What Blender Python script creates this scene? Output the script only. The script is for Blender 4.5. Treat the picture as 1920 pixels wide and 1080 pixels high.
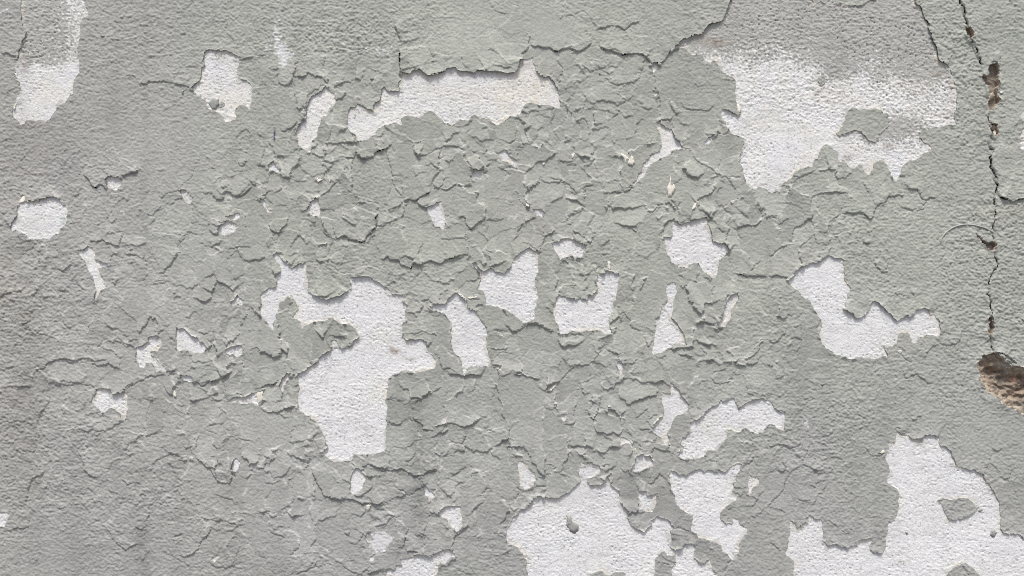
import bpy, math, random
import numpy as np

# ------------------------------------------------------------------ camera, sky, sun, exposure
scn = bpy.context.scene
for o in list(bpy.data.objects):
    bpy.data.objects.remove(o)
C = scn.collection
MM = 0.001                       # one pixel of the photograph is one millimetre on the wall
EYE = 1.5                        # height of the picture's centre above the pavement
def WX(x): return (x - 960.0) * MM
def WZ(y): return EYE - (y - 540.0) * MM

cam_d = bpy.data.cameras.new('camera')
cam = bpy.data.objects.new('camera', cam_d); C.objects.link(cam)
DIST = 1.7
cam.location = (0, -DIST, EYE)
cam.rotation_euler = (math.radians(90), 0, 0)
cam_d.sensor_width = 36
cam_d.lens = 36 * DIST / 1.92
cam_d.clip_start = 0.01
cam_d.clip_end = 3000
scn.camera = cam

SUN_EL, SUN_AZ = 65, -12         # degrees; azimuth measured from straight out of the wall, minus = from the left
world = bpy.data.worlds.new('World'); scn.world = world; world.use_nodes = True
wn = world.node_tree
bg = wn.nodes['Background']
sky = wn.nodes.new('ShaderNodeTexSky'); sky.sky_type = 'NISHITA'; sky.sun_disc = False
sky.sun_elevation = math.radians(SUN_EL)
sky.sun_rotation = math.radians(180 + SUN_AZ)
sky.air_density = 1.0; sky.dust_density = 5.0; sky.ozone_density = 1.0
wn.links.new(sky.outputs[0], bg.inputs[0]); bg.inputs[1].default_value = 0.06
sd = bpy.data.lights.new('sun', 'SUN'); sd.energy = 1.5; sd.angle = math.radians(10); sd.color = (1, 0.983, 0.95)
sun = bpy.data.objects.new('sun', sd); C.objects.link(sun)
sun.location = (0, -3, 6)
_e, _a = math.radians(SUN_EL), math.radians(SUN_AZ)
from mathutils import Vector
sdir = Vector((math.sin(_a) * math.cos(_e), -math.cos(_a) * math.cos(_e), math.sin(_e)))
sun.rotation_euler = (-sdir).to_track_quat('-Z', 'Y').to_euler()
scn.view_settings.view_transform = 'Standard'
scn.view_settings.look = 'None'
scn.view_settings.exposure = 1.07
scn.view_settings.gamma = 1.0
scn.view_settings.use_curve_mapping = False
scn.cycles.use_denoising = False
scn.cycles.pixel_filter_type = 'BLACKMAN_HARRIS'
scn.cycles.filter_width = 1.05

rng = np.random.default_rng(7)
random.seed(7)

# ------------------------------------------------------------------ outlines traced from the photograph
# every outline is written in a quarter-tile's fourfold enlargement: P(column, row, 'x,y x,y ...')
def P(c, r, s):
    a = np.array([[float(v) for v in t.split(',')] for t in s.split()])
    return a / 4.0 + np.array([480.0 * c, 270.0 * r])

PATCHES = [P(c, r, s) for c, r, s in [
 (0,0,"165,-60 160,80 170,190 205,240 170,310 145,410 130,450 115,490 120,540 108,560 135,600 150,615 158,680 130,720 95,800 95,860 125,900 150,935 190,935 205,895 260,910 340,915 385,880 420,830 425,795 490,770 510,735 550,705 555,600 575,570 600,545 605,500 600,430 585,395 590,330 605,240 612,150 660,120 655,60 640,-60"),
 (0,0,"1548,380 1590,375 1640,370 1700,378 1740,395 1790,425 1815,430 1790,455 1795,490 1775,515 1785,560 1800,595 1850,600 1885,635 1885,720 1890,770 1875,830 1835,790 1795,790 1765,820 1770,900 1700,915 1685,915 1680,880 1645,850 1600,825 1560,815 1545,760 1500,725 1450,675 1440,660 1500,605 1510,540 1525,440 1540,395"),
 (1,0,"525,650 550,680 590,715 590,790 550,815 530,870 490,890 465,960 455,1030 420,1060 405,1150 375,1130 345,1110 318,1085 315,1040 305,995 330,930 365,915 380,860 390,790 410,740 450,710 500,680"),
 (1,0,"685,880 690,845 710,805 750,800 762,775 800,795 840,820 885,825 895,770 935,755 935,675 960,650 1000,690 1085,685 1070,620 1090,600 1095,545 1150,560 1225,520 1285,570 1340,555 1420,540 1430,515 1560,535 1700,535 1920,548 1940,555 1975,490 1985,450 2030,450 2075,430 2085,480 2100,535 2135,570 2200,575 2235,615 2265,690 2280,715 2275,815 2220,800 2180,785 2130,795 2060,770 2015,790 1990,835 1980,860 1940,875 1915,868 1890,890 1850,920 1800,940 1780,925 1750,890 1710,885 1680,890 1640,860 1610,880 1590,905 1530,895 1475,940 1440,925 1390,890 1330,840 1285,835 1240,880 1190,880 1140,868 1085,890 1090,940 1050,920 1000,930 950,945 900,1010 830,1055 760,1060 750,1015 720,1000 690,965 680,930"),
 (2,0,"1640,-220 1620,40 1605,100 1580,150 1510,175 1465,200 1435,245 1395,265 1370,262 1330,280 1280,295 1250,330 1190,375 1240,362 1300,365 1330,395 1420,410 1445,460 1490,475 1510,445 1545,490 1580,545 1640,575 1675,600 1680,640 1670,690 1690,780 1720,830 1700,870 1660,850 1620,825 1575,820 1570,870 1600,910 1620,960 1645,1000 1700,1020 1740,1040 1745,1075 1730,1120 1705,1160 1715,1230 1735,1270 1755,1370 1790,1405 1820,1420 1850,1402 1900,1408 1925,1438 1970,1440 2010,1445 2020,1395 2070,1350 2120,1295 2170,1265 2250,1255 2265,1205 2305,1190 2320,1110 2355,1080 2400,1110 2450,1140 2450,1210 2500,1215 2560,1265 2610,1230 2650,1295 2675,1315 2710,1230 2770,1198 2810,1230 2840,1310 2885,1390 2905,1320 2930,1250 2970,1210 3060,1190 3085,1150 3150,1125 3135,1085 3080,1060 3055,1030 3070,975 3170,950 3250,945 3330,930 3320,850 3335,760 3320,620 3305,570 3290,510 3270,490 3230,465 3190,420 3165,330 3140,250 3110,170 3080,130 3060,60 3040,-220"),
 (0,1,"190,430 250,430 330,410 430,400 450,430 495,465 508,510 500,560 495,600 450,640 445,675 400,685 375,710 320,705 260,718 215,705 190,675 150,660 90,655 82,620 90,590 125,550 130,480 150,455 140,430 160,400 180,385 190,400"),
 (0,1,"795,300 790,270 805,250 850,245 895,240 905,280 910,310 880,345 850,345 820,330"),
 (0,1,"1350,350 1395,345 1420,375 1450,405 1445,445 1425,450 1385,425 1365,390"),
 (0,1,"1700,545 1740,530 1805,528 1800,550 1760,575 1715,568"),
 (0,1,"1640,630 1660,605 1700,572 1760,592 1785,620 1770,655 1720,675 1670,685 1645,670"),
 (0,1,"585,800 625,795 660,758 690,770 710,800 715,860 760,880 815,895 815,915 740,930 750,960 775,1010 785,1040 810,1080 770,1090 750,1110 735,1150 712,1180 715,1120 720,1080 705,1020 680,970 655,930 640,880 610,850"),
 (1,1,"90,165 130,130 150,160 180,200 165,215 130,200 100,205"),
 (1,1,"445,275 475,255 500,260 490,285 455,290"),
 (1,1,"35,405 60,415 75,450 95,490 120,500 120,525 90,515 60,470"),
 (1,1,"455,400 480,450 480,545 430,540 390,510 355,500 400,480 415,440"),
 (1,1,"1630,185 1680,200 1715,190 1690,265 1635,262 1630,230"),
 (1,1,"1280,490 1290,465 1330,460 1385,428 1400,480 1420,520 1415,580 1425,610 1400,645 1350,620 1320,570 1290,520"),
 (1,1,"1822,62 1885,50 1915,95 1958,130 1955,185 1915,160 1870,135"),
 (1,2,"130,-250 160,-272 185,-230 240,-200 245,-170 270,-150 330,-180 372,-195 378,-140 395,-80 388,20 430,50 490,80 530,90 580,75 640,55 685,30 715,5 705,-50 705,-80 780,-85 845,-85 900,-50 960,-15 1000,10 1020,45 1100,48 1095,90 1140,130 1118,175 1120,215 1135,245 1095,275 1092,370 1130,390 1200,392 1245,385 1285,405 1275,430 1290,465 1320,500 1350,545 1350,580 1335,605 1250,625 1150,635 1020,650 990,680 985,770 968,840 985,900 980,960 990,1005 970,1050 975,1080 978,1200 940,1230 880,1240 800,1250 735,1245 725,1280 700,1295 650,1300 600,1302 560,1290 530,1265 510,1250 470,1245 530,1200 545,1180 520,1150 495,1085 480,1060 460,1020 400,960 360,940 330,925 315,880 318,790 315,690 312,640 380,610 410,585 450,560 480,520 520,490 565,465 570,420 580,390 605,405 625,445 670,450 730,400 775,360 750,310 720,285 665,270 600,245 560,222 540,240 500,250 440,250 385,280 345,300 340,260 280,230 285,200 320,155 300,110 265,50 230,70 175,110 165,170 155,230 130,310 90,285 50,220 30,180 40,100 35,50 70,20 110,0 155,-10 160,-70 145,-92 190,-130 180,-170 150,-200"),
 (1,2,"1440,80 1510,30 1540,65 1580,95 1595,150 1610,165 1640,165 1660,200 1690,245 1715,280 1740,330 1725,370 1728,430 1740,490 1760,540 1760,565 1680,590 1590,600 1570,635 1550,640 1545,560 1500,500 1470,440 1455,400 1455,310 1460,250 1430,210 1380,180 1310,150 1300,135 1420,115"),
 (2,2,"-300,-185 -270,-195 -240,-140 -210,-125 -155,-150 -120,-118 -60,-105 -25,-145 0,-160 20,-225 60,-270 130,-305 160,-275 195,-280 198,-200 190,-110 170,-60 175,-15 195,15 188,100 175,190 165,235 130,250 90,265 60,240 20,198 0,192 -90,150 -130,140 -200,130 -200,60 -215,25 -265,10 -245,-40 -235,-90 -260,-140"),
 (2,1,"290,742 360,715 430,710 470,730 545,750 550,790 515,858 450,835 410,850 360,870 340,830 310,785"),
 (2,2,"640,-115 660,-110 690,-100 710,-135 760,-120 800,-112 795,-50 790,20 785,80 755,110 745,180 730,220 730,280 745,310 740,335 700,345 640,315 610,320 530,330 450,320 410,345 360,348 345,300 320,230 305,160 325,100 350,45 400,65 450,80 510,75 560,95 570,60 630,30 640,-20"),
 (2,1,"1205,560 1230,580 1262,610 1330,585 1400,565 1460,550 1480,620 1495,670 1505,730 1560,750 1600,750 1625,790 1600,830 1560,870 1545,930 1520,1005 1490,1005 1460,975 1420,930 1400,895 1370,890 1330,905 1310,930 1250,925 1215,900 1180,850 1155,820 1150,780 1140,720 1130,700 1195,705 1200,640"),
 (2,2,"1150,0 1165,-30 1190,-40 1215,-45 1225,50 1215,90 1205,170 1190,220 1230,260 1270,320 1290,370 1310,425 1260,420 1225,405 1190,450 1130,480 1060,500 1040,470 1060,380 1080,260 1110,170 1120,145 1150,115 1165,70"),
 (2,2,"1690,40 1650,45 1600,110 1580,200 1560,240 1530,270 1530,290 1600,295 1630,240 1650,180 1660,140 1690,100 1695,60"),
 (3,2,"200,5 250,60 300,85 340,150 370,210 400,240 395,300 380,350 400,410 450,460 510,500 545,505 600,530 650,530 655,512 700,515 780,530 830,525 880,520 900,530 895,490 870,455 930,440 970,410 972,360 990,335 1040,332 1060,350 1070,400 1115,410 1130,365 1180,350 1280,355 1290,330 1280,280 1270,230 1245,200 1205,200 1200,165 1100,165 1090,190 1040,210 1000,230 960,250 930,225 890,180 850,140 820,105 790,95 760,130 730,190 690,220 640,205 590,180 555,150 580,110 595,60 620,0 600,-25 570,-90 570,-165 560,-215 510,-225 440,-242 340,-190 250,-160 160,-75 150,-40"),
 (2,2,"1190,710 1220,740 1260,775 1300,840 1325,885 1310,940 1240,955 1200,1010 1190,1050 1165,1080 1180,1140 1175,1185 1150,1170 1120,1120 1070,1085 1045,1075 1060,1040 1130,960 1140,900 1120,850 1125,780 1165,790 1190,795"),
 (2,2,"1335,1005 1400,980 1440,940 1490,895 1560,850 1640,825 1670,835 1690,880 1700,920 1740,870 1800,840 1870,825 1920,838 1960,880 1985,910 2050,925 2050,990 2045,1075 1990,1055 1970,1025 1930,1020 1900,1050 1880,1085 1840,1095 1780,1075 1750,1050 1710,1080 1650,1060 1618,1060 1615,1110 1580,1170 1540,1220 1490,1215 1440,1265 1410,1280 1335,1285 1220,1270 1265,1230 1290,1190 1260,1160 1275,1120 1335,1080"),
 (2,3,"0,640 60,590 140,550 165,490 210,475 270,490 330,495 380,470 430,450 480,400 520,355 500,320 505,250 520,230 600,228 660,260 665,290 630,330 570,345 565,390 600,400 660,395 690,365 715,325 735,370 770,415 805,435 810,505 840,570 880,590 865,620 885,690 920,720 990,748 1020,715 1055,690 1035,655 1090,630 1150,650 1190,690 1215,710 1185,740 1190,830 1185,860 1220,885 1265,870 1310,840 1365,840 1365,900 1360,940 1400,975 1440,980 1485,950 1500,990 1510,1040 1540,1075 1520,1250 1190,1250 1195,1040 1225,930 1160,925 1140,890 1100,925 1075,945 1070,1020 1060,1250 870,1250 850,1060 780,1045 730,1075 690,1060 640,1045 580,1060 570,1250 140,1250 120,1060 110,960 80,910 40,860 0,845 -30,845 -55,780 -35,715 0,660"),
 (2,3,"960,445 1010,440 1010,475 1050,470 1100,455 1085,530 1050,600 1010,600 945,580 960,520"),
 (2,3,"1190,285 1260,320 1340,305 1405,280 1440,300 1500,290 1560,290 1600,300 1650,260 1690,235 1725,240 1710,290 1680,330 1690,370 1655,380 1665,410 1650,450 1690,480 1680,520 1620,550 1575,590 1560,640 1605,690 1660,680 1645,640 1700,655 1710,690 1765,715 1765,750 1720,810 1700,860 1700,910 1650,960 1610,910 1580,900 1570,850 1500,815 1400,800 1390,770 1345,745 1360,640 1300,600 1240,555 1220,510 1190,430 1185,370"),
 (2,3,"1785,320 1855,350 1855,385 1815,410 1800,460 1772,490 1775,420 1770,380"),
 (2,3,"930,180 960,165 1030,170 1060,215 1055,260 1010,270 960,295 930,300 890,290 900,250 930,215"),
 (2,3,"808,60 820,35 850,40 885,60 900,90 860,80 810,105"),
 (2,3,"40,230 80,215 120,250 170,300 185,350 165,390 130,425 90,430 60,400 55,330"),
 (3,3,"165,665 200,680 215,720 270,680 305,675 315,620 350,650 395,650 410,700 415,770 410,815 460,850 550,860 590,875 640,850 690,805 740,798 785,795 765,880 800,905 850,905 880,870 880,790 900,740 905,680 945,665 970,620 985,560 985,470 970,430 920,395 890,375 895,330 915,290 890,220 890,160 910,100 960,60 972,-5 1000,10 1050,20 1080,50 1140,48 1190,22 1230,20 1285,48 1290,100 1340,120 1380,180 1410,245 1480,270 1560,295 1610,310 1625,350 1670,420 1710,490 1730,560 1745,630 1740,720 1760,755 1830,755 1890,770 1920,800 2100,850 2200,1000 2150,1250 1600,1250 1595,1080 1550,1040 1500,995 1450,985 1410,1010 1350,1050 1330,1080 1325,1250 185,1250 185,1060 190,960 140,930 135,890 150,800 165,740"),
 (1,3,"745,265 790,275 815,310 828,350 805,400 790,455 720,470 700,430 705,350 725,300"),
 (1,3,"1255,370 1280,400 1320,440 1345,490 1320,500 1300,520 1280,480 1265,420"),
 (1,3,"1370,595 1400,570 1470,550 1535,548 1540,600 1550,650 1558,700 1500,745 1450,690 1400,640"),
 (1,3,"1080,950 1100,945 1200,930 1260,920 1310,935 1340,905 1400,885 1460,875 1490,905 1500,930 1460,945 1430,985 1365,995 1355,1060 1350,1250 980,1250 990,1030 1040,1040 1060,990 1100,1005 1085,970"),
 (1,3,"850,955 855,930 890,905 897,930 865,965"),
 (0,2,"1325,295 1370,300 1420,330 1480,370 1510,410 1560,445 1520,485 1450,490 1400,465 1340,480 1325,430 1318,370"),
 (0,2,"1690,470 1730,440 1812,430 1815,475 1840,500 1775,520 1720,500"),
 (0,2,"1020,450 1035,440 1075,430 1105,410 1120,370 1170,360 1215,395 1210,440 1190,475 1135,470 1130,490 1170,520 1200,560 1250,610 1255,635 1200,625 1165,645 1165,600 1145,565 1095,560 1085,600 1048,595 1040,560 1025,540 1020,500 1030,480"),
 (0,2,"1730,100 1760,90 1785,50 1820,80 1828,110 1815,130 1790,115 1775,130 1740,135"),
 (0,2,"690,850 700,815 730,785 730,755 780,750 850,785 890,795 950,775 960,830 965,890 955,950 945,985 915,985 910,945 870,905 820,910 770,935 740,900"),
 (0,2,"1355,655 1400,650 1445,665 1460,695 1420,705 1365,690"),
 (0,2,"1700,850 1740,825 1780,815 1830,815 1870,800 1920,785 1935,775 1975,770 1970,850 1935,880 1915,870 1880,850 1800,860 1720,865"),
 (1,2,"170,735 200,670 240,640 260,650 230,700 205,790 185,770"),
 (0,3,"1760,200 1780,190 1805,230 1790,270 1770,300 1750,290 1750,240"),
 (0,3,"-60,590 0,600 65,620 40,700 30,715 0,710 -60,720"),
 (0,3,"1585,955 1640,920 1652,940 1610,978"),
 (2,2,"790,545 815,540 835,590 830,650 805,690 805,620"),
 (2,2,"365,945 410,940 410,985 385,1003"),
 (2,1,"1105,-175 1130,-145 1165,-115 1195,-115 1215,-70 1240,-30 1265,5 1300,30 1350,42 1250,45 1200,55 1160,95 1100,115 1040,150 1015,185 1000,230 965,260 900,305 960,230 985,170 1030,110 1090,60 1112,20 1115,-60 1085,-140"),
 (2,0,"1440,1060 1470,1030 1520,1005 1500,1040 1470,1085 1450,1085"),
 (2,0,"1050,690 1090,685 1100,700 1075,725"),
 (2,0,"1045,500 1065,465 1100,490 1065,545 1042,525"),
 (3,0,"1990,740 1925,800 1900,840 1870,872 1900,895 1910,940 1885,990 1875,1080 1885,1120 2000,1150 2060,900"),
 (2,0,"60,430 110,445 165,428 110,458"),
 (2,1,"150,488 215,490 262,525 225,527 250,560 180,535"),
 (2,1,"-2,110 35,120 32,180 0,160"),
 (0,0,"115,560 145,590 150,610 120,590"),
 (0,1,"590,803 610,803 635,870 615,855"),
]]
# pieces of paint still sitting inside the bare patches
ISLANDS = [P(c, r, s) for c, r, s in [
 (3,0,"510,1005 560,950 580,900 600,830 645,805 690,830 740,820 800,815 850,830 900,880 905,930 870,975 830,1000 835,1055 790,1060 750,1050 710,1010 690,985 650,975 600,1000"),
 (3,3,"1265,520 1310,495 1360,510 1430,495 1500,495 1530,525 1550,550 1580,545 1550,585 1500,630 1450,650 1400,660 1350,650 1335,610 1315,560 1300,535"),
 (3,0,"373,590 410,546 430,580 422,625 405,642"),
 (0,0,"1640,790 1660,755 1685,775 1670,800 1645,808"),
]]
# where the plaster itself has gone: cracks, pits, the hole with bare masonry
BREAKS = [P(c, r, s) for c, r, s in [
 (3,0,"1478,205 1500,208 1528,226 1536,270 1512,296 1500,268 1484,250"),
 (3,0,"1655,492 1690,480 1722,492 1732,530 1722,570 1728,640 1716,700 1735,742 1728,770 1700,800 1690,832 1662,828 1645,780 1652,700 1648,640 1608,596 1606,560 1630,572 1652,566 1645,530"),
 (3,0,"1664,922 1690,930 1716,938 1712,970 1724,1000 1702,1032 1684,1006 1670,985"),
 (3,1,"1552,665 1580,690 1600,715 1640,742 1690,732 1684,798 1655,780 1640,787 1597,745 1575,700"),
 (3,2,"1660,200 1674,222 1670,245 1688,292 1676,320 1668,356 1650,338 1658,300 1652,268"),
 (3,2,"1575,548 1596,530 1640,500 1690,486 1716,510 1742,520 1768,556 1800,570 1832,594 1875,588 1920,598 2000,605 2150,640 2250,750 2200,880 2080,960 1960,952 1920,942 1884,922 1846,918 1822,888 1780,880 1744,866 1728,830 1700,812 1672,784 1640,782 1606,738 1590,700 1574,682 1580,640 1566,600"),
]]
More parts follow.
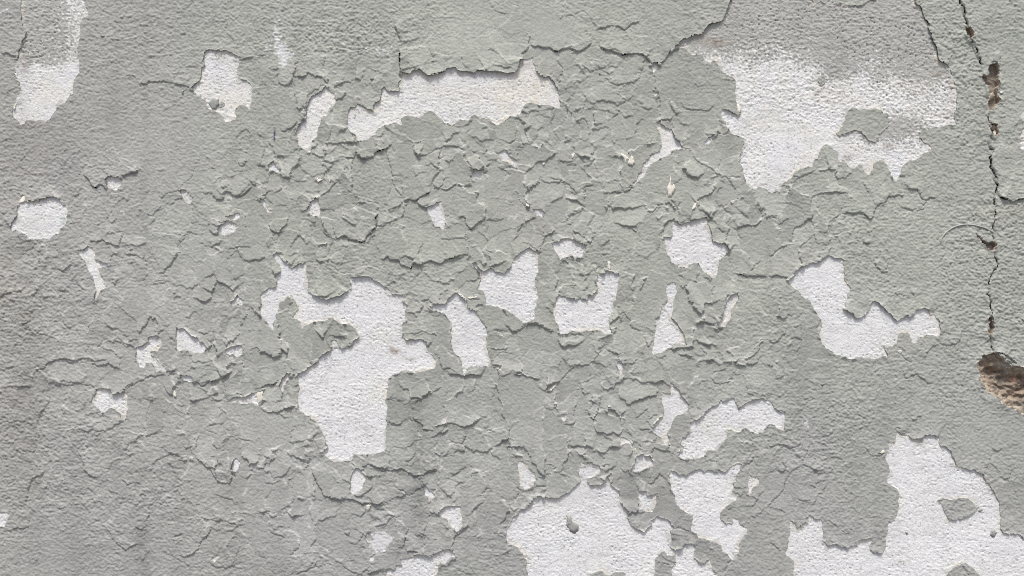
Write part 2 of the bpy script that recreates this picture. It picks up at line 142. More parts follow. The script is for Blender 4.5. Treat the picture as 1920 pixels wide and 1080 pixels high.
# edges of lifted paint: column row height reach | points; the lifted side lies to the left of the direction of travel
LEDGES = """
0 0 3 25|0,400 65,395 100,420 145,435 190,435
0 0 2 25|145,410 170,310 205,240 180,190 160,80 165,0
0 0 1 20|100,120 60,140 0,170
0 0 2.5 30|1035,610 1045,630 1090,635 1160,615 1230,610 1280,620 1350,640 1440,660 1500,605 1510,540 1525,440 1545,380 1600,375 1660,370 1730,390 1800,425 1920,420
0 0 1 15|940,570 1000,570 1035,605
0 0 1 15|820,450 840,470 880,485
0 0 1 20|1700,240 1750,290 1760,340
0 0 1.5 20|1760,1050 1800,1000 1850,970 1880,1000 1870,1080
0 0 1.5 20|1800,590 1850,600 1885,635
0 0 1.5 20|0,1075 50,1040 95,1050
0 0 1 15|50,720 70,680 130,650
1 0 1 20|0,420 60,415
1 0 2 25|1025,190 1060,230 1080,290 1090,330
1 0 2 25|1090,330 1140,315 1190,295
1 0 6 60|1070,370 1075,480 1095,545 1150,560 1225,520 1285,570 1420,540 1430,515 1560,535 1700,535 1920,548 1950,550 1985,470 1980,430
2 0 3 60|30,548 62,470 60,420 95,390 125,340 138,270 95,190 80,110 50,50 0,45
1 0 3 70|1025,190 1060,230 1080,290 1090,330 1070,370 1075,480 1095,545
1 0 1.2 25|920,430 900,400 850,370 800,370 740,385 650,370 540,340
1 0 1.5 20|480,490 510,490 515,400
1 0 1 15|620,630 645,625 670,575
1 0 1 20|265,610 295,670 310,760 330,810
1 0 3 40|180,985 240,970 300,935 310,915 365,915 385,850 395,770 430,720 500,680 525,650 525,560
1 0 2 25|680,930 680,870 710,805 750,800 762,750
1 0 2.5 30|762,775 840,820 885,825 895,770 935,755 940,670 960,650 1000,690 1085,685 1070,620 1095,590
1 0 2.5 30|1410,1065 1460,1040 1475,1000 1535,985
1 0 1.5 20|1530,1020 1550,1070
1 0 2 25|0,985 30,1020 60,1035
1 0 3 30|510,1075 640,1070 740,1078
1 0 1 20|1750,0 1780,60 1830,100 1890,105 1920,90
1 0 .8 15|800,500 850,515 900,535
2 0 4 45|130,345 200,350 280,360 310,380 345,392 380,370 430,365 480,385 515,390 560,360 605,318
2 0 5 70|650,335 690,370 750,385 830,415 920,398 970,405 1010,440 1060,475 1100,470 1140,460 1170,410 1185,372 1250,330 1280,295 1370,262 1395,265 1435,245 1465,200 1510,175 1580,150 1605,100 1620,40 1635,-30
2 0 2 25|605,318 590,260 565,210 575,185
2 0 2.5 25|630,230 690,210 760,195 800,200 845,230 890,180 950,165 970,165
2 0 1 15|390,130 480,100 520,85
2 0 1.5 15|360,145 385,115
2 0 2.5 30|170,520 210,570 280,575 315,615 345,690 360,715
2 0 1 20|500,470 520,520 550,560 575,590
2 0 1.2 20|520,480 580,540 640,520 700,500 750,465
2 0 1.8 25|700,580 740,620 795,640 850,625 910,620 950,590 975,545
2 0 1.2 20|795,640 785,700 830,740 870,755 930,700
2 0 1.2 20|325,440 380,510 385,600
2 0 .8 15|450,640 500,620 560,590
2 0 1.5 20|535,830 540,790 560,740 560,690
2 0 1.2 20|535,830 600,815 640,825 740,830
2 0 1.5 20|470,915 530,885 560,910 570,950 565,1010
2 0 1.5 20|820,855 850,885 910,870 920,850
2 0 .8 15|955,790 1000,815 1060,810
2 0 2.5 30|1065,550 1075,600 1075,660 1100,700 1115,760 1110,850 1105,900 1150,960 1195,965
2 0 2 25|1195,965 1215,1000 1240,1045 1265,1080
2 0 1.5 25|1250,760 1290,805 1350,825 1420,820 1465,835 1500,800 1530,790
2 0 4 25|1575,825 1620,825 1660,850 1700,870 1725,835
2 0 2 25|1440,1060 1470,1025 1520,1005 1565,995 1560,940 1555,880
2 0 1.5 25|0,870 50,880 95,920 120,950 125,1060 150,1078
2 0 2 20|245,1078 285,1035 270,990
2 0 1 20|990,1075 1040,1070 1060,1020
2 0 .8 15|1355,610 1400,650 1450,640
2 0 .8 15|1455,580 1470,500 1440,470
3 0 5 30|1125,-40 1140,60 1160,125 1190,160 1225,240 1245,320 1265,400 1310,460 1365,495
3 0 1 20|1375,490 1380,350 1400,290 1470,290
3 0 2 30|1760,1000 1830,1000
3 0 2.5 25|510,1005 600,995 650,975 690,985 710,1010 760,1055 830,1055
0 1 5 40|615,230 660,260 690,310 715,325 785,312 790,265 810,245 900,238 960,225 1025,215 1030,190 1010,160
0 1 3.5 35|190,425 250,430 330,408 430,400 440,370
0 1 2 20|75,640 85,590 125,545 130,480 150,455
0 1 1.5 15|550,395 590,375 595,330
0 1 1.5 20|870,465 900,420 930,400 975,425
0 1 1 20|830,420 830,470 850,545
0 1 1 15|720,600 740,610 790,575
0 1 3 20|1345,350 1400,345
0 1 3 30|1660,390 1690,355 1730,365 1770,390 1810,392 1850,360 1905,315
0 1 1 15|1605,300 1630,260 1675,235
0 1 2 20|1780,110 1800,160 1820,170 1840,135 1865,130
0 1 3 25|1640,640 1660,600 1695,565 1700,535 1740,525 1735,450
0 1 1.5 15|1715,570 1760,578 1800,550
0 1 2.5 20|585,800 625,795 665,755
0 1 3 25|665,730 730,735 770,715 800,740 850,760 890,765 905,720 920,660
0 1 1 15|815,690 850,665 915,650
0 1 2 25|740,870 790,885 815,895 845,830 900,815
0 1 1.5 25|920,820 970,828 1040,840 1090,875 1110,890
0 1 .8 15|900,735 950,740 975,790
0 1 3 50|1190,970 1230,965 1290,890 1330,830 1330,780
0 1 1.5 20|1325,755 1345,735 1360,660
0 1 2.5 25|420,920 470,955 500,930 540,895
0 1 1 20|1690,930 1730,960 1735,1020
0 1 .8 15|1480,740 1560,760 1610,790
0 1 1 15|1700,800 1760,780 1830,770 1890,790
0 1 1 15|500,600 570,590
0 1 1 15|1140,1060 1200,1040 1270,1040
1 1 2.5 25|0,160 50,165 85,170 140,125 130,80 115,40
1 1 2.5 25|180,205 215,258 260,258 270,190 320,150 330,90
1 1 1.2 20|270,260 310,280 390,270
1 1 1.5 15|395,240 470,260 530,230
1 1 2 20|280,50 320,30
1 1 2.5 25|410,65 470,95 515,100 520,0
1 1 1.5 20|515,135 555,145 640,110
1 1 3 20|660,90 690,105 735,108 745,80 748,0
1 1 5 40|750,85 790,108 830,112 880,100 910,55 965,40 1000,15 1030,0
1 1 2 30|965,40 990,110 1015,180 1025,290 1060,350 1100,400
1 1 2 30|720,370 730,300 722,230 720,160 740,110
1 1 1.2 30|900,440 850,410 740,390 640,380 600,350
1 1 1.5 20|550,260 570,285 620,290
1 1 1.5 20|1160,0 1180,70 1215,105 1250,130
1 1 2 25|1215,105 1280,80 1340,45 1400,20 1480,15 1580,50
1 1 3 40|1320,320 1330,260 1375,210 1375,90 1370,30
1 1 4 60|1100,425 1130,420 1200,425 1250,390 1320,360
1 1 2 20|1200,440 1250,480 1285,465 1330,455 1385,428
1 1 2.5 30|1380,330 1440,345 1510,300 1560,320 1615,310 1620,250
1 1 3 25|1575,95 1600,150 1640,180 1680,200 1720,185 1770,140
1 1 1.5 15|1700,85 1730,50 1735,30
1 1 2 20|1815,60 1880,55 1920,35
1 1 2.5 25|0,400 35,405 95,350
1 1 3 25|330,490 395,482 415,435 450,400 450,370
1 1 3.5 30|90,600 110,640 140,665 185,665 200,630 240,600 235,540
1 1 1.5 20|120,735 125,690 145,670
1 1 5 60|590,710 640,695 680,695 730,720 770,735 815,730 835,690 870,660 895,630 895,560 915,515
1 1 1.5 15|915,515 990,500 1040,480 1090,440 1115,425
1 1 2.5 20|900,610 960,615 1010,585 1060,560 1100,545 1115,440
1 1 2 25|480,540 500,590 510,640 500,655 540,690 590,710
1 1 1.5 20|530,860 545,810 560,750 600,710
1 1 .8 15|660,525 690,550 720,580
1 1 4 50|935,880 990,845 1040,870 1065,870 1085,910 1120,915 1165,935 1185,890 1225,910 1280,885 1310,875 1350,890 1390,900 1420,870 1500,845 1550,820
1 1 1 20|1065,855 1130,840 1200,870
1 1 3 30|1510,560 1550,545 1575,560 1575,600 1610,645 1640,620 1665,585 1710,575 1725,530 1715,430
1 1 1.5 20|1610,645 1575,670 1560,705
1 1 1.5 25|1380,715 1450,715 1560,705 1600,730 1585,770 1590,860
1 1 1.5 20|1710,770 1760,810 1790,820
1 1 3.5 30|1620,890 1650,885 1680,940 1710,955 1770,930 1810,965 1860,975 1895,935 1920,930
1 1 .8 15|1500,980 1560,950 1600,900
1 1 3 30|705,1000 780,995 850,995 900,1030 990,1075
1 1 3 25|185,850 240,880 245,910 270,930 330,900 370,885
1 1 2 15|140,990 190,950
1 1 2 15|110,1078 155,1070 160,1010
1 1 1.5 20|970,950 900,930 820,910 760,940 730,975 660,980 600,940 560,905
1 1 1 15|1060,1030 1080,985 1150,960
1 1 1 15|1380,1040 1410,1050 1460,1045
1 1 1.5 15|120,835 150,808 175,830
1 1 .8 15|1785,560 1840,565 1870,555
2 1 2 20|165,20 200,30 235,10
2 1 1.5 15|0,100 40,95 50,60
2 1 1.5 20|450,5 470,45 455,100 455,165
2 1 1.2 20|640,110 600,90 530,85 500,105
2 1 1.5 20|270,250 320,265 370,270 375,230
2 1 1.5 25|370,270 420,300 460,340 500,385
2 1 2 25|150,275 100,320 85,375 105,440 135,475
2 1 2 20|135,475 150,490 210,485 260,525
2 1 3 25|85,550 105,585 160,555 190,550
2 1 2 20|0,730 45,690 60,640 100,590
2 1 3 40|0,850 40,840 80,800 130,775 155,800 195,795 230,750 245,700 330,640
2 1 1.5 15|280,445 330,420 380,390 375,350
2 1 1 15|230,690 230,630 260,600
2 1 1.2 30|350,605 420,570 470,525 550,465 560,430
2 1 3 30|680,375 760,360 840,360 880,345 915,300
2 1 1 8|600,360 600,330 560,320 540,345 560,365
2 1 1.5 20|990,440 1000,480 1050,510 1090,460 1120,450
2 1 1.2 15|1060,540 1100,570 1130,540 1140,490
2 1 2 25|1180,410 1220,450 1250,490 1240,540
2 1 4 40|1205,555 1235,575 1262,610 1330,585 1400,565 1470,545 1500,510
2 1 1.2 20|1335,560 1345,510 1380,450
2 1 2.5 20|1130,690 1195,705
2 1 3 25|1475,610 1495,680 1505,735 1565,748 1600,740 1610,690 1640,620
2 1 3.5 35|1680,635 1730,615 1840,605 1880,570
2 1 1 20|1640,620 1690,645 1720,720
2 1 1.5 25|1665,455 1720,510 1760,560
2 1 1.5 25|1500,200 1505,270 1510,330 1470,375 1390,395
2 1 1.5 25|1345,55 1385,120 1420,150 1490,180 1520,215 1600,240 1640,290 1680,340 1685,390
2 1 1.2 20|1610,245 1670,245 1720,250
2 1 2.5 25|450,735 520,745 590,740 595,705 615,700 620,640
2 1 2 20|290,742 360,715 430,710 470,735
2 1 1.5 20|520,870 500,850 450,835 410,850 365,880
2 1 2 40|645,965 690,970 705,900 690,850 640,810 560,820 515,870
2 1 2 20|710,945 760,965 800,965
2 1 2 20|1430,1000 1460,1005 1500,1010
2 1 1.5 20|1850,920 1810,890 1770,830 1720,795 1640,800 1605,830
2 1 4 40|1675,970 1740,985 1840,990 1920,995
2 1 1.5 20|1780,950 1830,900 1870,870
2 1 1 15|1605,840 1640,900 1665,940
2 1 1.2 20|525,1080 490,1045 440,1050 380,1050 355,1075
2 1 1 20|1835,400 1850,460 1880,500 1885,560
3 1 1.5 25|170,390 180,370 190,290 250,250 310,220 370,195 450,190 490,200
3 1 2 20|490,230 520,260 570,260 640,205
3 1 3.5 40|545,525 590,515 640,525 690,515 730,535 765,565 790,510 830,450 870,440 900,395 970,378 1005,395 1030,375
3 1 1.2 30|715,270 725,320 760,380 790,440 815,465
3 1 3 30|1020,295 1050,325 1120,345 1145,400 1180,420 1220,400 1270,400
3 1 1.5 15|1155,460 1200,425
3 1 2 30|440,680 450,600 500,550 540,520
3 1 1.2 15|340,660 360,740 430,745 440,700
3 1 1 15|230,780 260,750 320,700 345,670
3 1 1.8 20|180,740 185,650 210,620 270,590 300,560 325,565 340,610 335,680
3 1 3 30|230,790 235,860 255,895 320,900 370,875 385,830 380,790
3 1 3.5 40|0,990 50,985 100,995 150,1000 200,960 250,920 245,880
3 1 1.5 25|0,840 60,800 100,770 160,755
3 1 2 20|60,595 90,600 150,560 140,520
3 1 1.5 20|0,560 50,550 60,590
3 1 2 20|340,890 440,838 510,855 560,865
3 1 2.5 14|785,880 800,900 850,960 890,955 895,900 880,830 850,797
3 1 7 60|1715,380 1750,410 1830,435 1920,405 2000,400
3 1 .8 15|1760,115 1830,110
3 1 2 10|705,735 740,748 770,735
0 2 2.5 35|245,685 260,640 290,610 340,600 380,555 420,540 470,530 540,540 600,535 670,525 740,545 820,535
0 2 1.2 20|850,385 900,380 950,420 1010,450
0 2 3 25|1030,445 1075,430 1105,410 1120,370 1170,355 1180,310
0 2 1.2 25|360,725 480,720 620,718 700,730 730,750
0 2 2 20|690,860 690,820 730,780 720,745
0 2 2 30|740,750 800,755 850,785 890,795 950,760 1000,720 1050,690 1120,660 1200,650 1250,640
0 2 3.5 50|1260,630 1350,650 1400,645 1450,670 1490,710 1520,735 1560,700 1620,690 1660,680 1740,630 1735,600
0 2 2 20|1305,800 1320,740 1355,690 1360,660
0 2 1.5 25|1670,690 1690,740 1690,820
0 2 2.5 25|1690,835 1740,800 1790,790 1840,815 1880,795 1920,780
0 2 1.5 15|1580,850 1680,835
0 2 1.5 20|1320,300 1340,295 1400,315 1480,370 1510,410 1560,440
0 2 2 20|1680,475 1740,440 1810,430
0 2 2 15|1730,100 1760,90 1785,40
0 2 1.5 15|640,480 670,440 680,400
0 2 1.5 15|720,460 760,420 775,370
0 2 2 30|260,1060 280,1000 300,960 340,900 370,860 370,810
0 2 1.5 15|120,745 230,745
0 2 2 25|610,1055 650,1075 760,1070 820,1060 900,1020 910,960
0 2 2.5 30|0,90 20,60 60,40 110,25 165,20 175,0
0 2 1.5 15|1560,1030 1630,1020 1690,1010
0 2 1 15|1690,1050 1760,1065
0 2 2 20|705,130 715,50 720,0
0 2 1 15|1170,190 1200,210 1220,250
0 2 1.5 15|10,240 30,200 45,170
1 2 5 45|400,40 440,55 490,82 530,90 580,75 640,55 680,35 690,10
1 2 2 15|1020,45 1100,48 1105,20
1 2 2 20|1095,90 1140,130
1 2 3 25|1290,125 1310,140 1360,120 1430,118 1440,75 1510,30
1 2 2.5 20|1530,60 1580,90 1600,160 1640,160 1665,125 1720,125
1 2 3.5 30|1095,385 1130,393 1200,395 1245,382 1290,410 1330,410
1 2 3 30|415,580 450,555 480,520 520,490 560,465
1 2 3 30|625,447 670,450 730,400 775,360
1 2 1.5 30|0,470 50,490 100,510 150,530 190,510 195,460
1 2 4 50|0,760 50,745 130,725 180,690 230,635 280,650 320,640 390,605 410,575
1 2 3 30|30,900 80,930 180,925 220,900 270,900 310,880 320,830
1 2 1.5 15|170,940 210,970 260,975
1 2 5 40|1435,650 1520,645 1620,648 1700,660
1 2 1 20|1250,620 1150,635 1020,650
1 2 1.2 20|1580,800 1630,770 1650,730 1660,670
1 2 1.8 18|1190,880 1200,850 1260,810 1300,800 1350,770 1400,740
1 2 2.5 30|1180,965 1200,995 1250,1060 1320,1070 1380,1025 1430,1010 1520,1030 1600,1030 1650,1010 1690,965
1 2 1 15|1000,1020 1060,1030 1100,1030
1 2 1.5 15|1690,970 1730,970
1 2 1.2 15|1050,840 1110,840 1120,820
1 2 2 15|1735,450 1800,460 1870,460 1890,430
1 2 1.5 20|1830,660 1880,650 1920,630
1 2 .8 15|1810,760 1830,650 1820,600
1 2 .8 15|1760,850 1790,790 1800,720
1 2 1.5 15|1560,1045 1640,1035
1 2 1 15|1700,1030 1730,1060 1790,1075
1 2 1 15|1545,560 1500,490 1455,400
1 2 .8 15|1735,330 1800,310 1900,330
2 2 3 40|0,640 80,645 110,665 190,685 220,690
2 2 2.5 30|190,745 240,770 280,735 340,705 370,690
2 2 1.5 20|360,700 400,650 420,630 480,580 570,580 640,510 690,460
2 2 1 15|380,510 410,570 415,610
2 2 1 15|400,550 420,525 470,530
2 2 1.8 25|0,350 50,320 90,290 140,270 190,275 250,310 285,328 320,310
2 2 2.5 20|240,135 270,155 300,160 330,80 350,45
2 2 3.5 30|400,65 450,80 510,75 560,95 570,60 630,30
2 2 1.5 15|330,345 360,348 410,340 510,345 540,330
2 2 1.5 15|660,375 700,365 750,335
2 2 2 15|740,230 770,245 805,215
2 2 2.5 25|700,455 760,490 795,500 800,525 830,545 870,530
2 2 3 40|720,750 760,755 770,720 830,680 840,650
2 2 1.5 20|520,690 515,760 540,795 580,810
2 2 2.5 25|565,895 590,970 610,985 640,940 650,880 670,820
2 2 1 15|650,890 700,900 740,880
2 2 1 15|800,915 815,960
2 2 1.5 20|920,910 930,970 960,950 1030,890
2 2 2.5 20|950,1065 1020,1060 1060,1030 1070,990 1130,950
2 2 1.5 20|310,780 320,890 350,935 410,935
2 2 1 15|210,870 260,900 340,920
2 2 1.5 20|380,1010 430,1030 470,1010 470,900 490,850
2 2 2 20|1000,380 1020,440 1040,440
2 2 2.5 25|1190,220 1230,255 1270,320 1290,370 1310,420
2 2 4 40|1370,290 1390,275 1430,255 1480,268 1530,285 1600,295
2 2 2.5 15|1190,470 1230,450 1330,460 1360,445 1365,390 1355,330 1370,290
2 2 2.5 25|1530,255 1580,180 1610,100 1650,45 1690,40
2 2 2 20|1660,540 1700,580 1755,590 1780,530 1840,480 1860,410 1920,380
2 2 1.2 20|1380,575 1410,550 1480,540 1560,580 1550,610
2 2 1.5 12|1500,630 1560,620 1610,600
2 2 1.8 20|1480,660 1520,710 1560,720 1640,700
2 2 1.2 20|1870,720 1780,710 1740,650 1680,635
2 2 1.2 15|1400,740 1420,700 1480,690
2 2 1.8 20|1750,780 1800,800 1820,825 1880,820
2 2 2.5 25|1335,1005 1400,980 1440,940 1490,895 1540,855 1600,830 1680,825
2 2 2.5 25|1700,920 1740,870 1800,840 1880,820 1920,840
2 2 2 20|1190,710 1260,775 1300,840 1325,885
2 2 1 15|1380,850 1395,905
2 2 1.2 12|1240,490 1300,500 1360,515
2 2 1.2 12|1360,470 1400,510 1450,500
2 2 1.5 12|1920,375 1870,395 1820,430 1800,500 1740,535 1600,550 1530,530 1500,505
3 2 4 35|560,155 600,185 690,222 730,195 760,130 790,95 850,140 890,180 930,225 960,250 1000,225 1090,190 1100,165 1200,162 1215,185
3 2 2.5 20|0,415 60,405 120,350 130,300
3 2 1.5 12|150,280 90,290 40,330 0,370
3 2 1.5 20|1270,230 1285,290 1300,325 1370,350
3 2 2.5 25|1280,410 1330,430 1390,420 1440,375 1450,310
3 2 1.8 25|1175,530 1190,480 1240,430 1280,415
3 2 2 12|555,505 590,530 640,530 655,510
3 2 1 15|550,510 510,500 450,460 400,410
3 2 2 25|1005,600 1030,680 1080,650 1110,640 1160,680 1200,720 1235,715
3 2 1.2 12|1000,490 1040,540 1075,550
3 2 1.2 15|1060,0 1080,45 1100,75
3 2 1.2 10|930,20 960,50 1000,40 1010,60 1050,65
3 2 2.5 15|1070,965 1100,1000 1130,960 1165,960
3 2 1.5 15|15,830 60,870 80,910 130,920 130,1075
3 2 2.5 15|970,1040 1000,1070 1040,1080
3 2 4 30|1880,220 1920,255 2000,280
3 0 2.2 18|1437,0 1462,52 1468,128 1487,166 1510,300 1566,402 1592,480
3 0 2 15|1676,1080 1676,1000 1656,930 1650,830
3 1 2.4 22|1661,-10 1657,100 1661,178 1702,240 1717,311 1706,382
3 1 1.6 15|1688,740 1687,600 1701,520 1691,450
3 1 2 15|1650,1090 1671,990 1715,930 1702,860
3 2 2 18|1671,401 1645,350 1652,261 1665,200 1660,91 1651,0
3 2 5 40|1680,475 1740,490 1800,520 1850,570 1920,590 2000,600
0 3 1.5 15|265,90 270,50 275,0
0 3 2.5 30|190,560 210,480 225,400 245,345 310,320 350,285
0 3 2.5 25|35,745 80,735 130,715 175,725 215,710 220,640 225,590
0 3 1.2 15|905,120 920,60 935,10
0 3 1.5 25|1140,300 1150,240 1200,200 1270,165 1330,165 1390,205
0 3 4 50|1470,190 1530,230 1580,270 1600,310 1650,370 1730,378 1745,330 1745,240 1760,190
0 3 1.8 20|900,340 940,370 955,395 1010,375 1070,370
0 3 2.5 30|1000,695 1050,730 1080,720 1105,690 1125,620 1125,590 1095,560
0 3 1.8 30|780,700 840,770 890,840 945,885 1000,850 1050,830
0 3 2.5 40|1340,920 1390,935 1440,915 1495,870 1510,820 1560,770 1590,700
0 3 1 20|1320,900 1310,780 1400,770
0 3 1.5 12|1460,620 1560,650 1620,660 1700,665 1780,690 1830,695 1850,670
0 3 2 25|1610,465 1680,490 1750,500 1765,550
0 3 1.8 25|1560,950 1610,1000 1640,1020 1700,1015 1780,980
0 3 1.2 12|600,520 650,570 690,590
0 3 1.2 12|430,580 480,570 500,530
0 3 1.5 20|1370,100 1405,125 1450,100 1450,180 1430,230
0 3 1.5 15|1780,40 1840,60 1900,70
0 3 1.2 12|1630,130 1680,100 1700,20
0 3 1 20|1215,890 1300,930 1380,970 1440,1030
0 3 1 15|1060,970 1120,900 1130,870
1 3 3 30|230,140 290,180 350,205 410,215
1 3 1.2 20|240,75 330,65 420,50 470,0
1 3 2.5 20|470,165 510,145 545,105
1 3 2 25|0,275 60,270 85,190
1 3 1 20|60,380 120,385 200,360
1 3 3.5 50|410,265 440,340 470,400 505,470 560,490 610,512 720,500 760,515 800,540 860,530 920,540 970,510
1 3 1.2 20|245,440 245,380 260,350 295,345
1 3 1.2 15|185,595 220,560 260,545 265,515
1 3 3 40|715,230 750,265 800,258 840,240 920,265 945,295 1010,290 1060,278 1110,280 1150,310 1225,318 1280,300 1350,290 1360,260 1300,150
1 3 2 25|1230,330 1260,380 1310,430 1345,490 1375,470
1 3 2.5 25|1295,580 1320,605 1350,600 1380,575 1470,550 1530,545
1 3 1.5 20|1215,745 1275,770 1300,800
1 3 3 30|1110,870 1120,800 1150,720 1100,680 1060,655
1 3 1 15|790,635 820,590 830,560
1 3 1.5 15|850,590 890,650 930,655 945,670 970,650
1 3 1.5 15|990,615 1040,630 1090,630
1 3 1.5 15|690,820 740,840 790,790 820,740
1 3 3.5 40|1110,885 1180,890 1260,905 1300,935 1330,910 1380,890 1450,875 1480,830 1500,770 1560,720 1600,680
1 3 1.5 20|1100,885 1060,865 1000,870 920,905 870,930
1 3 2 20|1360,990 1430,985 1460,945 1500,930 1500,1000 1470,1040
1 3 2.5 30|1520,105 1560,60 1570,30 1540,0
1 3 1.5 15|575,960 650,980 690,1030 790,1070 850,1010 860,950
1 3 2 25|300,1075 380,1040 440,1010 460,960
1 3 1.8 25|100,720 110,750 160,770 230,790
1 3 .8 15|60,640 60,600 100,580
1 3 2 20|1780,925 1825,925 1920,880
1 3 1 15|1500,1040 1560,1050 1620,1080
1 3 .8 20|1410,330 1500,370 1570,390
1 3 2 20|830,1070 900,1040 980,1020
1 3 1 15|1790,755 1850,755 1880,740
2 3 2.5 30|165,490 210,475 270,490 330,495 380,470 430,450 480,400 520,355
2 3 2.5 30|0,640 60,590 140,550 165,500
2 3 1.5 20|0,410 60,430 140,410 200,400 270,395
2 3 1.2 12|150,470 230,465 270,410
2 3 1.5 25|430,40 400,10 320,25 260,70
2 3 2.5 25|420,95 460,110 500,100 560,95 620,120
2 3 2.5 25|630,125 660,155 700,155 730,110 800,100 810,40
2 3 1 12|510,225 600,228 665,260 700,240 740,250
2 3 2 15|565,395 600,402 660,395 690,365 715,325
2 3 1.5 15|715,325 745,355 750,300 720,245
2 3 1 20|1050,610 1000,600 920,590 875,605
2 3 3 20|885,690 920,720 960,735 990,748 1020,715 1055,690 1030,655
2 3 2 20|1040,660 1090,630 1150,650 1190,690 1215,710
2 3 3 20|1190,860 1220,885 1265,870 1310,840 1370,830 1390,800
2 3 1.5 15|1210,730 1250,710 1310,740 1350,745
2 3 2.5 15|1370,950 1400,975 1440,980 1485,945
2 3 2 12|1080,960 1110,975 1160,985 1215,980
2 3 1.5 15|960,440 1005,438
2 3 2.5 20|1010,475 1060,470 1100,455
2 3 2.5 25|1190,280 1260,320 1340,305 1405,275 1440,300 1500,288 1560,290 1600,300 1650,260
2 3 2.5 15|940,150 1000,160 1035,165 1060,120 1050,85
2 3 1 12|960,75 1020,65 1090,75
2 3 2 20|1690,240 1740,240 1790,230 1830,170
2 3 1.2 15|1480,185 1490,215 1530,220
2 3 2.5 15|1580,660 1620,695 1665,680
2 3 1.5 15|1745,550 1790,560 1830,520 1860,470 1900,440
2 3 1 15|1800,650 1850,620 1900,560
2 3 .8 15|205,230 220,310 250,320 300,285
3 3 2 25|0,115 60,100 120,95 170,125 230,105 250,70
3 3 1.2 15|175,160 240,195 265,210 300,140 320,70
3 3 1.5 15|0,560 50,500 110,440 150,340 210,270 290,250 400,290 450,330
3 3 1 15|60,570 110,590 140,605
3 3 3 25|165,665 205,680 215,720 270,680 305,675 320,620
3 3 2 15|320,620 350,650 400,650
3 3 4 40|410,815 460,850 550,860 590,875 640,850 690,805 740,798 785,795
3 3 3 15|770,885 800,905 850,905 880,870
3 3 1.5 15|700,115 760,165 790,180 850,175 890,130
3 3 4 25|1050,20 1080,50 1140,48 1190,20 1230,20 1280,45
3 3 1.8 20|1290,100 1340,120 1380,180 1410,245 1480,270 1560,295 1610,310 1625,350 1670,420 1710,490 1730,560
3 3 2.5 20|1745,755 1830,755 1890,770 1920,810
3 3 1 15|850,400 900,385 970,430 985,480
3 3 1.5 15|0,830 40,835 80,880 110,875
3 3 1 15|1650,220 1700,260 1740,300
3 3 1.5 12|1450,985 1490,1040 1510,1080
3 3 2.5 15|1340,640 1400,660 1450,650 1500,630 1560,580 1580,545
3 3 1.2 15|330,560 370,480 430,420 440,370
3 3 1 15|220,480 240,515 330,520
3 3 1 8|450,650 520,710 580,760 610,760 600,720
"""
# hairline cracks: column row depth | points
CRACKS = """
1 0 1.6|55,30 45,180
1 0 1.6|55,200 60,340
1 0 1.2|1805,950 1800,1080
2 0 1.6|970,240 970,100 968,0
2 0 1.2|400,250 395,300
2 0 1.2|850,240 850,320
2 0 1.2|1055,270 1085,320 1120,350 1125,380
3 0 1.5|1690,20 1685,180 1670,290
0 1 1.2|465,965 430,1000 410,1040
0 1 1.2|1430,455 1445,520 1500,560
0 1 1.2|1280,560 1330,610 1345,660
0 1 1.0|1780,50 1780,110
1 1 1.2|660,560 660,500 680,400
1 1 2|1130,830 1140,760 1140,680
1 1 1.2|1355,1060 1360,1000 1365,900
1 1 1.2|1380,45 1375,140
1 1 1.2|1895,300 1890,380 1865,490
2 1 1.2|430,1040 425,960
2 1 1.2|540,980 545,930
2 1 1.2|700,230 700,300
3 1 1.6|1265,400 1280,500 1265,600 1275,720 1310,780 1315,860 1325,960 1360,1050
3 1 1.6|1540,480 1555,560 1555,640 1570,680
3 1 1.2|1810,280 1850,380
3 1 1.2|105,690 100,770
0 2 1.4|1340,860 1350,960
0 2 1.4|1585,370 1590,300 1590,235 1630,215
0 2 1.6|1810,140 1800,200 1790,260
0 2 1.4|460,0 460,90
0 2 1.4|380,150 440,115
0 2 1.2|1520,740 1520,765
1 2 1.5|400,590 400,510 390,430
1 2 1.5|500,320 495,250
1 2 1.8|1440,910 1445,835
1 2 1.2|1780,870 1780,1000
1 2 1.2|215,900 210,800
1 2 1.2|275,1080 275,920
2 2 1.2|90,620 100,480
2 2 1.2|1330,0 1325,70 1420,165
3 2 1.4|500,1000 530,880 560,760 600,650 630,560
3 2 .8|690,300 660,400 640,480
3 2 1.4|1380,0 1370,140 1335,200 1340,260
3 2 1.2|1215,60 1240,130 1245,200
0 3 1.2|640,970 640,850
0 3 1.2|45,1040 45,960
0 3 2.5|1510,300 1535,345
1 3 2.2|210,160 205,40
1 3 1.6|1160,150 1160,95
1 3 1.2|380,650 385,600 395,550
2 3 2.2|1010,440 1010,400 1040,360 1050,300
2 3 1.5|1650,160 1650,240
2 3 4|1765,740 1720,810 1690,870 1650,960 1610,1020 1565,1075
3 3 1.8|1840,400 1860,500 1870,560 1860,620
3 3 1.8|1840,400 1850,350 1870,325
3 0 5|1428,-60 1437,0 1462,52 1468,128 1487,166 1482,210 1508,300 1540,330 1566,402 1592,480 1627,503
3 0 5|1608,560 1650,640 1648,780 1656,830 1656,930 1676,1000 1677,1080
3 1 5|1661,-10 1657,100 1661,178 1702,240 1717,311 1706,382 1691,450 1701,520 1687,600 1688,660 1688,740
3 1 5|1690,795 1702,860 1715,930 1671,990 1649,1060 1650,1090
3 2 5|1651,0 1660,91 1665,200 1652,261 1645,350 1671,401 1680,490
3 1 1.5|1702,240 1740,260 1758,300 1730,310
3 2 1.5|1690,490 1760,505 1830,530 1860,555 1920,560
"""
def parse(txt, n):
    out = []
    for ln in txt.strip().splitlines():
        h, p = ln.split('|'); f = h.split()
        out.append(([float(v) for v in f[2:2 + n]], P(int(f[0]), int(f[1]), p)))
    return out
